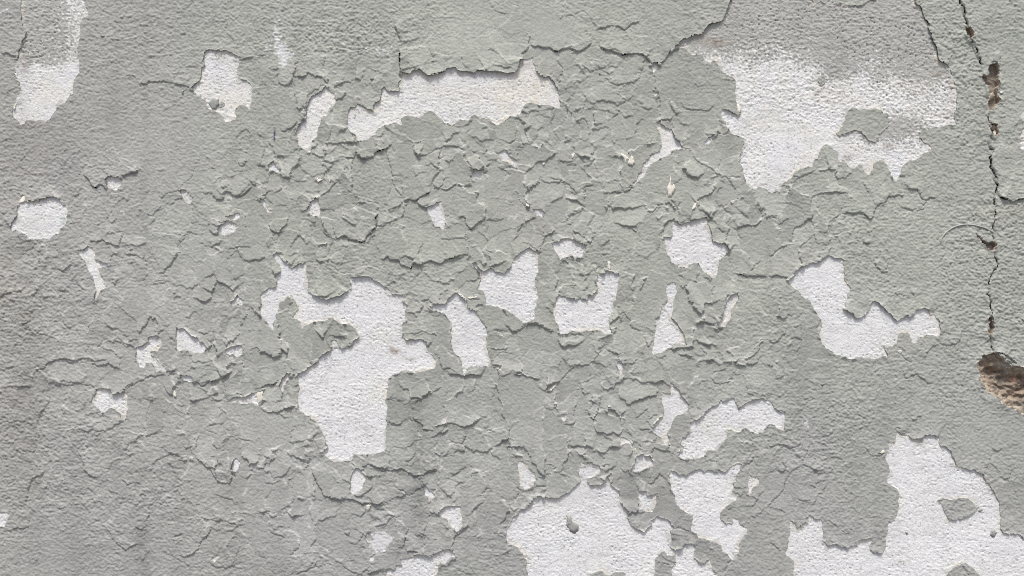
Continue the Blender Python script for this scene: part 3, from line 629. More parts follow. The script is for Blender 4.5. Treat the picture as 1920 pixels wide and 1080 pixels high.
LEDGES = parse(LEDGES, 2); CRACKS = parse(CRACKS, 1)

def rough(p, closed, amp=0.10, mn=3.5):
    """break straight traced runs into a ragged line"""
    p = [np.array(q) for q in p]
    if closed: p.append(p[0])
    go = True
    while go:
        go = False; q = [p[0]]
        for a, b in zip(p[:-1], p[1:]):
            d = b - a; L = math.hypot(*d)
            if L > mn:
                go = go or L > 2 * mn
                m = (a + b) / 2 + np.array([-d[1], d[0]]) * rng.normal(0, amp)
                q.append(m)
            q.append(b)
        p = q
    if closed: p = p[:-1]
    return np.array(p)

# ------------------------------------------------------------------ sampling grid of the wall face
STEP = 1.45
def axis(a, b, lo, hi):
    v = list(np.arange(a, b, STEP)); s = STEP
    right = []; x = v[-1]
    while x < hi: s = min(s * 1.15, 45); x += s; right.append(min(x, hi))
    s = STEP; left = []; x = v[0]
    while x > lo: s = min(s * 1.15, 45); x -= s; left.append(max(x, lo))
    return np.array(left[::-1] + v + right)
XS = axis(-50, 1972, -1500, 3400)
YS = axis(-40, 1122, -1060, 2040)
NX, NY = len(XS), len(YS)
GX, GY = np.meshgrid(XS, YS)              # [NY, NX]

def _hash(ix, iy, seed):
    h = (ix * np.uint32(374761393) + iy * np.uint32(668265263) + np.uint32((seed * 2654435761) & 0xffffffff))
    h = (h ^ (h >> np.uint32(13))) * np.uint32(1274126177)
    h = h ^ (h >> np.uint32(16))
    return h >> np.uint32(24)
_A = (np.arange(256) + .5) / 256 * 2 * np.pi
_COS = np.cos(_A).astype(np.float32); _SIN = np.sin(_A).astype(np.float32)
def noise(x, y, seed=0):
    """smooth gradient noise, about -1..1"""
    x = x.astype(np.float32); y = y.astype(np.float32)
    fx = np.floor(x); fy = np.floor(y); ix = fx.astype(np.int32).view(np.uint32); iy = fy.astype(np.int32).view(np.uint32)
    tx = x - fx; ty = y - fy
    def g(dx, dy):
        a = _hash(ix + np.uint32(dx), iy + np.uint32(dy), seed)
        return _COS[a] * (tx - np.float32(dx)) + _SIN[a] * (ty - np.float32(dy))
    u = tx * tx * tx * (tx * (tx * 6 - 15) + 10); v = ty * ty * ty * (ty * (ty * 6 - 15) + 10)
    return ((g(0, 0) * (1 - u) + g(1, 0) * u) * (1 - v) + (g(0, 1) * (1 - u) + g(1, 1) * u) * v) * np.float32(1.5)
def sst(a, b, v):
    t = np.clip((v - a) / (b - a), 0, 1); return t * t * (3 - 2 * t)

def window(p, R):
    x0, y0 = p.min(0) - R; x1, y1 = p.max(0) + R
    return (max(np.searchsorted(YS, y0) - 1, 0), min(np.searchsorted(YS, y1) + 1, NY), max(np.searchsorted(XS, x0) - 1, 0), min(np.searchsorted(XS, x1) + 1, NX))
def line_dist(p, closed, R):
    """distance, side and run-length to a polyline, on the grid window round it"""
    j0, j1, i0, i1 = window(p, R)
    D = np.full((j1 - j0, i1 - i0), 1e9, np.float32); S = np.zeros_like(D); T = np.zeros_like(D); PP = np.zeros_like(D)
    q = np.vstack([p, p[:1]]) if closed else p
    run = 0.0
    for a, b in zip(q[:-1], q[1:]):
        d = b - a; L = math.hypot(*d)
        if L < 1e-6: continue
        w = window(np.array([a, b]), R)
        sl = (slice(max(w[0], j0) - j0, min(w[1], j1) - j0), slice(max(w[2], i0) - i0, min(w[3], i1) - i0))
        X = GX[j0:j1, i0:i1][sl] - a[0]; Y = GY[j0:j1, i0:i1][sl] - a[1]
        t = np.clip((X * d[0] + Y * d[1]) / (L * L), 0, 1)
        dist = np.hypot(X - t * d[0], Y - t * d[1])
        cr = (d[0] * Y - d[1] * X) / L             # negative = left of travel as seen on the wall
        Dv = D[sl]
        bet = (dist < Dv - 1e-4) | ((np.abs(dist - Dv) <= 1e-4) & (np.abs(cr) > PP[sl]))
        D[sl] = np.where(bet, dist, Dv); S[sl] = np.where(bet, -np.sign(cr), S[sl]); PP[sl] = np.where(bet, np.abs(cr), PP[sl])
        T[sl] = np.where(bet, run + t * L, T[sl]); run += L
    return (slice(j0, j1), slice(i0, i1)), D, S, T, run
def inside(p, sl):
    X = GX[sl]; Y = GY[sl]; r = np.zeros(X.shape, bool)
    for a, b in zip(p, np.roll(p, -1, 0)):
        if a[1] == b[1]: continue
        c = ((a[1] > Y) != (b[1] > Y)) & (X < (b[0] - a[0]) * (Y - a[1]) / (b[1] - a[1]) + a[0])
        r ^= c
    return r
def carve(polys, F, R, sign):
    """F: signed distance, positive where material is; sign -1 cuts the polygons, +1 adds them"""
    for p in polys:
        sl, D, S, T, L = line_dist(p, True, R)
        d = np.minimum(D, R); ins = inside(p, sl)
        sd = np.where(ins, d, -d)
        F[sl] = np.minimum(F[sl], -sd) if sign < 0 else np.maximum(F[sl], sd)
RMAX = 60.0
PR = [rough(p, True) for p in PATCHES]; IR = [rough(p, True) for p in ISLANDS]; BR = [rough(p, True, 0.17, 3.0) for p in BREAKS]
in_frame = (GX > -45) & (GX < 1966) & (GY > -36) & (GY < 1116)
out_d = np.maximum.reduce([-45 - GX, GX - 1966, -36 - GY, GY - 1116])    # distance outside the traced area
# beyond the picture the wall goes on peeling
far = noise(GX / 260, GY / 220, 31) + 0.45 * noise(GX / 90, GY / 80, 32) + 0.16 * noise(GX / 34, GY / 30, 33)
COAT = np.full((NY, NX), RMAX, np.float32)
far_sd = np.clip((0.38 - far) * 90, -RMAX, RMAX) + np.clip(60 - out_d, 0, 60) * 2
COAT = np.where(out_d > 12, np.minimum(COAT, far_sd), COAT).astype(np.float32)
carve(PR, COAT, RMAX, -1)
carve(IR, COAT, RMAX, +1)
BREAK = np.full((NY, NX), RMAX, np.float32)
carve(BR, BREAK, RMAX, -1)
BREAK += (0.5 * noise(GX / 13, GY / 17, 160) + 0.7 * noise(GX / 5, GY / 5, 163)) * (GY < 655)      # the long crack opens and closes
COATK = np.minimum(COAT, BREAK - 0.6 - 2.2 * np.clip(noise(GX / 17, GY / 15, 89), 0, 1) * (BREAK < 30))              # paint is missing wherever the plaster is

# ------------------------------------------------------------------ heights (millimetres towards the viewer)
n_big = noise(GX / 420, GY / 380, 1) * 2.6 + noise(GX / 150, GY / 130, 2) * 1.3
# the slab right of the long crack stands a little proud
seam_x = np.interp(YS, [-60, 0, 41, 75, 120, 195, 250, 295, 348, 382, 420, 502, 535, 563, 605, 662], [1797, 1799, 1812, 1817, 1838, 1852, 1859, 1854, 1869, 1863, 1862, 1869, 1852, 1855, 1853, 1860])[:, None]
slab = sst(-0.9, 0.9, GX - seam_x) * sst(740, 665, GY) * sst(-300, -80, GY)
n_big = n_big + slab * (2.4 + 0.9 * noise(GX / 40, GY / 60, 3)) * np.exp(-np.clip(GX - seam_x, 0, None) / 160)
def stucco(seed, sx=1.0, sy=1.0):
    wx = GX + 4 * noise(GX / 23, GY / 21, seed + 9); wy = GY + 4 * noise(GX / 22, GY / 24, seed + 10)
    return (noise(wx / (24 * sx), wy / (21 * sy), seed), noise(wx / (11 * sx), wy / (9.5 * sy), seed + 1), noise(wx / (6.0 * sx), wy / (5.3 * sy), seed + 2), noise(GX / (3.7 * sx), GY / (3.4 * sy), seed + 3))
b1, b2, b3, b4 = stucco(40, 1.05, 0.95)
pits = sst(0.46, 0.72, noise(GX / 4.6, GY / 4.0, 60)) * sst(-0.1, 0.5, noise(GX / 60, GY / 60, 61) + 0.25)
def grains(sx, sy, seed):
    g = np.abs(noise(GX / sx, GY / sy, seed)); return 0.5 - np.minimum(g, 0.5) * 2      # sharp-edged little grains
coarse = np.clip(sst(1300, 1420, GX) * sst(300, 120, GY) + sst(170, 60, GX) * sst(150, 90, GY) + 0.8 * sst(1640, 1720, GX) * sst(360, 260, GY), 0, 1)
grit = sst(-0.15, 0.55, noise(GX / 95, GY / 80, 63) + 0.25)          # smoother and grittier stretches
BASE = n_big + 0.40 * b1 + (0.18 + 0.30 * coarse) * b2 + (0.17 + 0.22 * grit + 0.55 * coarse) * b3 + (0.30 + 0.24 * grit + 0.25 * coarse) * b4 + (0.12 + 0.2 * grit + 0.2 * coarse) * grains(5.5, 4.6, 62) - (1.5 + 0.9 * coarse) * pits

p1, p2, p3, p4 = stucco(70, 1.0, 1.0)
# how coarse the paint skin is: thick brushed areas, thin smooth plates
ROUGH = 0.75 + 0.35 * noise(GX / 170, GY / 150, 80) + 0.25 * noise(GX / 60, GY / 60, 81)
for x, y, rx, ry, a in [(690,345,55,65,.9),(640,480,55,45,.7),(1510,380,60,45,.6),(1580,430,120,50,.35),(1870,430,70,160,.8),(1830,560,80,160,.7),(1900,500,45,150,.9),(1885,600,30,60,.5),(40,600,80,200,.4),(60,800,120,160,.4),
                        (650,70,130,45,.8),(1150,480,90,90,.55),(120,560,160,120,.6),(200,880,220,120,.5),(330,930,60,80,.5),(840,900,160,120,.45),(1400,620,90,60,.5),
                        (1800,160,60,140,.6),(1480,820,120,100,.4),(740,890,60,40,.5),(100,330,110,60,.3),(1500,860,100,60,.5),(1790,120,50,100,.5),
                        (860,100,120,90,-.45),(1150,50,190,90,-.35),(1080,370,140,80,-.35),(780,310,60,70,-.45),(720,440,150,60,-.3),(1300,180,90,80,-.3),(1000,60,60,60,-.3),
                        (1380,330,70,60,-.35),(1440,400,60,60,-.4),(1600,330,70,50,-.35),(640,640,90,80,-.3),(1300,560,70,80,-.3),(1150,860,200,120,-.3),(1420,900,120,90,-.3),(300,360,90,70,-.2),(1880,310,60,70,-.5)]:
    ROUGH += a * np.exp(-((GX - x) / rx) ** 2 - ((GY - y) / ry) ** 2)
# how strongly the coat has broken into small curled plates
FLAKY = np.zeros((NY, NX), np.float32)
for x, y, rx, ry, a in [(760,330,330,150,1),(1080,300,260,150,.9),(1330,300,150,120,.7),(1150,650,240,120,.9),(900,600,260,100,.8),(1150,850,210,110,1),(1320,480,170,130,.9),(1500,400,120,80,.6),(850,770,170,100,.8),(680,890,200,90,.7),
                        (560,690,120,140,.7),(470,880,120,110,.5),(1000,120,300,70,.45),(1250,1000,160,80,.8),(400,670,150,70,.55),(260,430,170,90,.4),(640,140,120,50,.45),(1620,600,130,60,.5),(1480,900,150,90,.5),(1640,320,120,50,.5),
                        (1890,900,60,120,.6),(300,860,160,120,.4),(400,1010,140,60,.4),(1380,680,120,60,.7),(1890,250,50,130,.5),(60,500,90,140,.35),(130,700,140,60,.4),(720,1030,160,50,.6),(560,400,110,110,.6),(1650,850,60,40,.3),(250,600,250,160,.45),(450,560,150,120,.5),(200,800,200,120,.35),(500,800,120,120,.6),(600,1000,160,80,.5),(950,960,120,90,.6),(330,300,140,60,.3),(900,880,120,80,.7),(1700,400,120,60,.35),(1560,620,80,60,.4),(1700,700,120,50,.25),(560,230,90,60,.5),(1000,480,120,80,.5),(100,900,120,120,.3)]:
    FLAKY += a * np.exp(-((GX - x) / rx) ** 2 - ((GY - y) / ry) ** 2)
FLAKY = np.clip(FLAKY * 0.95 + 0.25 * noise(GX / 120, GY / 110, 85), 0.0, 1.0)
FLAKY = np.where(out_d > 0, np.clip(0.45 + 0.7 * noise(GX / 260, GY / 220, 86), 0, 1), FLAKY).astype(np.float32)
ROUGH = np.clip((ROUGH + 0.12) * (1.45 - 0.85 * FLAKY), 0.2, 2.1)
lumps = sst(0.52, 0.78, noise(GX / 15, GY / 13, 90)) * sst(0.0, 0.6, noise(GX / 120, GY / 110, 91))
wr = noise(GX / 75 + .4 * p1, GY / 70, 95); wr2 = noise(GX / 44 + .3 * p1, GY / 40, 96)
wrinkle = sst(0.055, 0.0, np.abs(wr)) * sst(0.0, 0.45, noise(GX / 130, GY / 130, 97)) - 0.9 * sst(0.05, 0.0, np.abs(wr2)) * sst(0.1, 0.5, noise(GX / 110, GY / 120, 98))
PAINT = n_big + 1.05 + ROUGH * (0.42 * p1 + 0.33 * p2 + 0.47 * p3 + 0.38 * p4 + 0.22 * grains(7.5, 6.8, 99)) + 1.0 * lumps + 0.20 * p4 + 0.12 * p3 + 0.6 * wrinkle
edge = np.clip(COATK, 0, RMAX)
seam = np.exp(-np.clip(BREAK, 0, None) / 9.0) * (BREAK < 50) * np.clip(0.9 + 2.2 * noise(GX / 21, GY / 24, 84), 0, 3)
PAINT += 1.5 * seam; BASE += 1.2 * seam
gy_, gx_ = np.gradient(COATK.astype(np.float32))
gl = np.hypot(gx_, gy_) + 1e-6
upw = np.clip(-gy_ / gl, 0, 1)                       # 1 where the paint hangs over a patch below it
curlv = np.clip(noise(GX / 46, GY / 46, 87) * 1.5 + 0.45 + 0.5 * noise(GX / 15, GY / 15, 88), -0.1, 2.2)
PAINT += (0.12 + 0.75 * upw * curlv + 0.55 * curlv * (1 - upw)) * np.exp(-edge / 8.0) * (edge < 40)
inner = np.clip(-COATK, 0, 60)
SHELF = sst(0.8, -0.8, inner - 3.5 - 9 * np.clip(noise(GX / 20, GY / 20, 157) + 0.3 * noise(GX / 7, GY / 7, 158), -.3, 1)) * (sst(0.02, 0.18, noise(GX / 55, GY / 50, 159))) * (COATK < 1.5) * (out_d < 30)
BASE = BASE + 0.75 * SHELF
BASE = BASE - 3.2 * sst(0.8, 5.0, COATK)              # the plaster face dips below the paint it carries

LIFT = np.zeros((NY, NX), np.float32); LINEMASK = []
GAP = np.full((NY, NX), RMAX, np.float32)              # open joints along the cracks
def add_ledge(h, reach, pts):
    p = rough(pts, False, 0.075, 3.2)
    R = max(reach * 2.6, 14)
    sl, D, S, T, L = line_dist(p, False, R)
    tap = min(7.0, L * 0.2)
    w = sst(0, tap, T) * sst(0, tap, L - T)
    seed = int(abs(pts[0, 0] * 7 + pts[0, 1] * 13)) % 1000
    w = w * (0.8 + 0.35 * noise(T / 22 + seed, T * 0 + seed, 5))
    near_hole = (D < 6) & (COATK[sl] < 5)
    up = (S > 0) | near_hole
    f = np.clip(1 - D / R, 0, 1)
    LIFT[sl] += np.where(up, h * w * np.exp(-D / reach) * f, -w * (0.3 + 0.3 * h) * np.exp(-(np.maximum(D - 0.35, 0) / 0.95) ** 2) * (D < 5))
    if h > 1.9:
        GAP[sl] = np.minimum(GAP[sl], D - (0.30 + 0.13 * h) * np.clip(1.5 * w - 0.45, 0, 1.0))
    LINEMASK.append(p)
def add_crack(depth, pts):
    p = rough(pts, False, 0.10, 3.2)
    sl, D, S, T, L = line_dist(p, False, 8)
    w = sst(0, 8, T) * sst(0, 8, L - T) * (0.7 + 0.5 * noise(T / 12, T * 0 + depth, 6))
    GAP[sl] = np.minimum(GAP[sl], D - (1.05 if depth > 4 else 0.44 * min(depth, 2.2) ** .5) * np.clip(1.6 * w - 0.35, 0, 1.1) * np.maximum(sst(-.3, .2, noise(T / 7, T * 0 + pts[0, 0], 8)), 0.9 * (depth > 4)) - 0.35 * (depth > 4) * np.clip(noise(T / 9, T * 0, 12), 0, 1))
    LIFT[sl] -= depth * 0.6 * w * np.exp(-(np.maximum(D - 0.35, 0) / 1.0) ** 2)
    LINEMASK.append(p)
for (h, reach), pts in LEDGES: add_ledge(0.3 + h * 0.74, reach, pts)
for (d,), pts in CRACKS: add_crack(d, pts)
for k in range(120):                                  # lifted edges go on past the picture
    while True:
        x, y = random.uniform(-700, 2620), random.uniform(-500, 1600)
        if x < -80 or x > 2000 or y < -70 or y > 1150: break
    a = random.uniform(-.6, .6); pts = [(x, y)]
    for s in range(random.randint(3, 7)):
        a = max(-1.2, min(1.2, a + random.uniform(-.9, .9))); L = random.uniform(10, 26)
        pts.append((pts[-1][0] + L * math.cos(a), pts[-1][1] + L * math.sin(a)))
    pts = np.array(pts)
    if np.any((pts[:, 0] > -60) & (pts[:, 0] < 1980) & (pts[:, 1] > -55) & (pts[:, 1] < 1135)): continue
    add_ledge(random.uniform(1, 3), random.uniform(20, 40), pts)
del LINEMASK[len(LEDGES) + len(CRACKS):]
GAP[out_d > 30] = RMAX

# ------------------------------------------------------------------ which plate of paint is which: split the coat along its cracks
Q = 3.0
QX, QY = int(1920 / Q), int(1080 / Q)
bar = np.zeros((QY, QX), bool)
for p in LINEMASK:
    for a, b in zip(p[:-1], p[1:]):
        n = int(math.hypot(*(b - a)) / 1.2) + 2
        t = np.linspace(0, 1, n)[:, None]; q = a + (b - a) * t
        i = (q[:, 0] / Q).astype(int); j = (q[:, 1] / Q).astype(int)
        k = (i >= 0) & (i < QX) & (j >= 0) & (j < QY); bar[j[k], i[k]] = True
qi = np.clip(np.searchsorted(XS, (np.arange(QX) + .5) * Q), 0, NX - 1); qj = np.clip(np.searchsorted(YS, (np.arange(QY) + .5) * Q), 0, NY - 1)
hole_q = COATK[np.ix_(qj, qi)] < 0
dq = np.where(bar | hole_q, 0.0, 1e3)
for it in range(70):
    e = np.pad(dq, 1, mode='edge'); m = dq.copy()
    for dy, dx, c in ((0, 1, 1), (0, -1, 1), (1, 0, 1), (-1, 0, 1), (1, 1, 1.414), (1, -1, 1.414), (-1, 1, 1.414), (-1, -1, 1.414)):
        m = np.minimum(m, e[1 + dy:QY + 1 + dy, 1 + dx:QX + 1 + dx] + c)
    if np.array_equal(m, dq): break
    dq = m
dq = dq + 0.25 * noise(*np.meshgrid(np.arange(QX) / 5.0, np.arange(QY) / 5.0), 77)
order = np.argsort(-dq, axis=None)
lab = np.full(QX * QY, -1, np.int64); par = []; peak = []
holes = hole_q.ravel()
def find(a):
    while par[a] != a:
        par[a] = par[par[a]]; a = par[a]
    return a
dl = dq.ravel()
for c in order.tolist():
    if holes[c]: continue
    y, x = divmod(c, QX); d = dl[c]; roots = []
    for yy in (y - 1, y, y + 1):
        if 0 <= yy < QY:
            for xx in (x - 1, x, x + 1):
                if 0 <= xx < QX:
                    l = lab[yy * QX + xx]
                    if l >= 0:
                        r = find(l)
                        if r not in roots: roots.append(r)
    if not roots:
        par.append(len(par)); peak.append(d); lab[c] = len(par) - 1
    else:
        roots.sort(key=lambda r: -peak[r]); best = roots[0]; lab[c] = best
        for r in roots[1:]:
            if d > 0.84 * peak[r] or peak[r] < 2.4: par[r] = best
lab = np.array([find(l) if l >= 0 else -1 for l in lab.tolist()]).reshape(QY, QX)
VXn = GX + 10 * noise(GX / 38, GY / 34, 161) + 4 * noise(GX / 14, GY / 13, 162) + 1.2 * noise(GX / 6, GY / 6, 164)
VYn = GY + 10 * noise(GX / 36, GY / 38, 165) + 4 * noise(GX / 13, GY / 14, 166) + 1.2 * noise(GX / 6, GY / 6, 167)
def voronoi(step, R):
    sd_ = []
    for gx0 in np.arange(-420, 2340, step):
        for gy0 in np.arange(-330, 1400, step * 0.88):
            if rng.random() < 0.82: sd_.append((gx0 + rng.uniform(-.5, .5) * step, gy0 + rng.uniform(-.48, .48) * step))
    VD = np.full((NY, NX), 1e9, np.float32); VO = np.zeros((NY, NX), np.int64)
    for k, (sx_, sy_) in enumerate(sd_):
        j0, j1, i0, i1 = window(np.array([[sx_, sy_]]), R)
        d = (VXn[j0:j1, i0:i1] - sx_) ** 2 + (VYn[j0:j1, i0:i1] - sy_) ** 2
        m = d < VD[j0:j1, i0:i1]
        VD[j0:j1, i0:i1][m] = d[m]; VO[j0:j1, i0:i1][m] = k + 1
    return VO, len(sd_) + 2
VA, na = voronoi(92.0, 150); VB, nb_ = voronoi(47.0, 90); VC, nc_ = voronoi(27.0, 60)
split1 = rng.random(na) < 0.74; split2 = rng.random(nb_) < 0.30
VOR = VA * 4000 * 10 + np.where(split1[VA], VB, 0)
VOR = np.unique(VOR * 10000 + np.where(split1[VA] & split2[VB], VC, 0), return_inverse=True)[1].reshape(NY, NX) + 1
nvor = int(VOR.max()) + 1
PX = GX + 2.2 * noise(GX / 9, GY / 9, 101); PY = GY + 2.2 * noise(GX / 9, GY / 9, 102)
inpic = (GX > 0) & (GX < 1920) & (GY > 0) & (GY < 1080)
WSL = np.where(inpic, lab[np.clip((PY / Q).astype(int), 0, QY - 1), np.clip((PX / Q).astype(int), 0, QX - 1)] + 1, 0)
flk = FLAKY + 0.35 * noise(GX / 30, GY / 30, 168) > 0.30
vor_fl = np.bincount(VOR.ravel(), flk.ravel(), nvor) / (np.bincount(VOR.ravel(), minlength=nvor) + 1e-6)
key = WSL * 100000 + np.where(vor_fl[VOR] > 0.5, VOR, 0)
ukey, PL = np.unique(key, return_inverse=True); PL = PL.reshape(NY, NX)
npl = len(ukey)
solid = (COATK > 0) & inpic
areaP = np.bincount(PL.ravel(), solid.ravel(), npl) * STEP * STEP
allc = np.bincount(PL.ravel(), minlength=npl)
cxP = np.bincount(PL.ravel(), GX.ravel(), npl) / allc; cyP = np.bincount(PL.ravel(), GY.ravel(), npl) / allc
edge_touch = np.zeros(npl, bool)
for q_ in (PL[:, np.searchsorted(XS, 3)], PL[:, np.searchsorted(XS, 1917)], PL[np.searchsorted(YS, 3)], PL[np.searchsorted(YS, 1077)]): edge_touch[np.unique(q_)] = True
cand = [k for k in np.argsort(-areaP).tolist() if 190 < areaP[k] < 16000 and not edge_touch[k]][:288]
flake_ids = cand
mp = np.zeros(npl, np.int64)
for k, i in enumerate(cand): mp[i] = k + 1
PLATE = mp[PL]
# each plate stands at its own small angle, its rim curling off the wall
bd = np.zeros((NY, NX), bool)
bd[:, :-1] |= PL[:, :-1] != PL[:, 1:]; bd[:-1] |= PL[:-1] != PL[1:]
bd[:, 1:] |= bd[:, :-1]; 
bdist = np.where(bd, 0.0, 99.0).astype(np.float32)
for it in range(9):
    m = bdist.copy()
    for dy, dx, c in ((0, 1, 1), (0, -1, 1), (1, 0, 1), (-1, 0, 1), (1, 1, 1.41), (1, -1, 1.41), (-1, 1, 1.41), (-1, -1, 1.41)):
        m[max(0, -dy):NY - max(0, dy), max(0, -dx):NX - max(0, dx)] = np.minimum(m[max(0, -dy):NY - max(0, dy), max(0, -dx):NX - max(0, dx)], bdist[max(0, dy):NY - max(0, -dy), max(0, dx):NX - max(0, -dx)] + c)
    bdist = m
szP = np.sqrt(np.maximum(allc, 1)) * STEP / 2 + 3
act = rng.choice([0.15, 0.6, 1.0, 1.5], npl, p=[.2, .3, .32, .18])
ampP = np.minimum(0.085, 1.6 / szP) * act * (allc < 60000)
aP = rng.normal(0, 0.75, npl) * ampP; bP = (rng.normal(0, 0.75, npl) + 0.45) * ampP; oP = rng.uniform(0, 1.2, npl) * act * (allc < 60000); cP = rng.uniform(-0.1, 1.1, npl) * act * (allc < 60000)
fade = np.clip(FLAKY * 1.3 - 0.12, 0, 1) * (0.75 + 0.5 * noise(GX / 48, GY / 48, 169))
rel = np.clip(aP[PL] * (GX - cxP[PL]) + bP[PL] * (GY - cyP[PL]), -1.0, 2.2) + oP[PL] + 0.45 * cP[PL] * np.exp(-bdist * STEP / 3.0) - 0.1
LIFT += (1.25 * rel * fade).astype(np.float32)
hair = sst(-0.3, 0.35, noise(GX / 34, GY / 34, 110))
LIFT -= np.where(bd & (COATK > 2), 0.45 * hair * (0.15 + fade), 0).astype(np.float32)
PAINT = PAINT + LIFT
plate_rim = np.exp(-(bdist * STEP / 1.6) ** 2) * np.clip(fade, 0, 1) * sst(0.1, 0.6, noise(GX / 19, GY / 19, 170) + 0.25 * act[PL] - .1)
SOFT = np.exp(-np.clip(COATK, 0, None) / 3.0)

# ------------------------------------------------------------------ colours that belong to the surfaces (linear)
def lin(r, g, b):
    return np.array([(v / 255 / 12.92) if v / 255 < 0.04045 else ((v / 255 + 0.055) / 1.055) ** 2.4 for v in (r, g, b)], np.float32)
def mix(A, B, f): return A * (1 - f[..., None]) + B * f[..., None]
G_GREEN = lin(171, 174, 167); G_WARM = lin(170, 170, 168); G_BROWN = lin(158, 150, 141); G_NEUT = lin(169, 170, 169)
WHITE = lin(229, 230, 231); CREAM = lin(225, 221, 207); MORTAR = lin(150, 122, 98)
warm = np.clip(sst(620, 120, GX) * 0.8 + 0.35 * noise(GX / 200, GY / 240, 120), 0, 1)
low = np.clip(sst(500, 1000, GY) * 0.8 + 0.3 * noise(GX / 160, GY / 160, 121), 0, 1)
COLP = np.broadcast_to(G_GREEN, (NY, NX, 3)).copy()
COLP = mix(COLP, G_NEUT, low); COLP = mix(COLP, G_WARM, warm)
brown = np.zeros((NY, NX), np.float32)
for x, y, rx, ry, a in [(40,330,50,60,.6),(15,470,40,60,.6),(30,580,60,60,.7),(20,690,40,60,.8),(30,760,40,50,.7),(60,250,40,40,.6),(20,850,50,60,.6),(60,900,25,40,.7),(50,140,25,30,.4),(1005,425,28,30,.6),(1022,130,16,25,.5),
                        (60,180,90,90,.4),(1885,395,30,16,.8),(10,540,60,40,.5),(1855,470,14,30,.5),(1440,70,30,25,.4),(0,1000,40,60,.4)]:
    brown += a * np.exp(-((GX - x) / rx) ** 2 - ((GY - y) / ry) ** 2)
brown = np.clip(0.34 * brown * (0.75 + 0.7 * noise(GX / 30, GY / 30, 122)), 0, 0.85)
COLP = mix(COLP, G_BROWN, brown)
# dark water streaks running down
streak = np.zeros((NY, NX), np.float32) + 0.26 * sst(0.1, 0.7, noise(GX / 26, GY / 420, 155) + 0.4 * noise(GX / 9, GY / 160, 156))
for x, y0, y1, w, a in [(782,735,1000,15,.95),(268,975,1090,14,.9),(60,560,1080,30,.4),(140,820,1080,22,.4),(335,840,1080,14,.35),(430,850,1080,18,.4),(530,880,1060,10,.3),(205,600,760,10,.3),(470,250,420,12,.25),(130,230,420,20,.3),(750,860,960,10,.5),(800,690,760,30,.35),(1500,640,800,24,.25),(1660,700,900,16,.2),(1180,800,830,8,.2),(745,690,860,26,.2),(1060,300,420,20,.15)]:
    streak += a * np.exp(-((GX - x - 6 * noise(GY / 60, GY * 0 + x, 9)) / w) ** 2) * sst(y0 - 30, y0 + 30, GY) * sst(y1 + 40, y1 - 40, GY)
COLP *= (1 - 0.23 * np.clip(streak, 0, 1))[..., None] * np.array([1, 1, 0.985], np.float32)
tone = 1 + 0.03 * noise(GX / 17, GY / 15, 171) + 0.055 * noise(GX / 110, GY / 120, 123) + 0.035 * noise(GX / 38, GY / 34, 124) + 0.05 * p2 * 0.4
ftone = (1 + np.clip(rng.normal(0.005, 0.055, npl), -.10, .10) * (allc < 60000)).astype(np.float32)
zone = np.zeros((NY, NX), np.float32)                 # older, greyer coats show in places
for x, y, rx, ry, a in [(700,650,60,40,-.07),(620,640,60,60,-.05),(840,620,40,60,-.05),(960,600,60,50,-.05),(850,740,130,60,-.06),(1180,900,60,50,-.07),(1270,960,80,70,-.10),(1300,1030,50,40,-.08),(1370,900,90,60,-.05),
                        (1560,920,100,90,-.05),(1380,1030,80,60,-.05),(1000,425,40,35,-.05),(800,380,110,40,-.05),(680,400,50,50,-.05),(1000,300,60,40,-.03),(880,270,90,40,-.03),(1200,170,120,60,-.04),(1270,150,60,80,-.05),(700,130,90,50,-.04),(180,1000,120,80,-.01),
                        (860,70,110,70,.08),(1130,60,180,70,.05),(790,330,50,60,.05),(1040,350,70,50,.04),(730,600,20,20,.03),(620,560,50,20,.06),(1400,440,70,40,.05),(1520,450,60,40,.03),(1640,560,120,40,.03),(1370,640,80,40,.04),(350,470,60,60,.03),(1880,330,50,60,.04),(1250,600,40,40,.03),(1600,890,60,20,-.02),(1010,660,40,40,.04),(1900,900,60,60,-.06),(1830,60,60,80,.02)]:
    zone += a * np.exp(-((GX - x) / rx) ** 2 - ((GY - y) / ry) ** 2)
COLP *= (tone * (1 + (ftone[PL] - 1) * np.clip(FLAKY * 1.5, 0, 1)) * (1 + 1.1 * zone))[..., None]
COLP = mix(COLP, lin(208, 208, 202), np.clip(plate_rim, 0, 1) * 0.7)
# paint rubbed through to white on the high grains
wear = np.zeros((NY, NX), np.float32)
for x, y, rx, ry, a in [(700,92,40,16,.5),(722,100,18,12,.3),(620,80,60,20,.35),(760,25,20,14,.35),(520,40,10,26,.5),(518,70,12,18,.62),(527,95,16,16,.95),(532,120,9,10,1.0),(545,105,14,8,.7),(500,92,8,12,.6),(8,20,26,22,.55),(1040,5,28,12,.6),(460,25,14,12,.35),(710,1010,18,22,.9),(727,1010,16,10,.8),(712,1025,16,10,.8),
                        (1400,155,18,22,.65),(1512,795,10,10,.9),(225,75,20,12,.2),(180,1068,12,10,.5),(590,985,30,10,.4),(575,1000,14,12,.4),(335,945,14,10,.5),(28,850,12,12,.3),(230,400,9,10,.6),(1180,300,12,14,.3),(1690,1085,8,8,.3)]:
    wear += a * np.exp(-((GX - x) / rx) ** 2 - ((GY - y) / ry) ** 2)
wf = sst(0.62, 0.74, wear + 0.36 * p4 + 0.34 * p3 + 0.12 * p2) * (wear > 0.08)
COLP = mix(COLP, WHITE * 0.93, wf * 0.85)
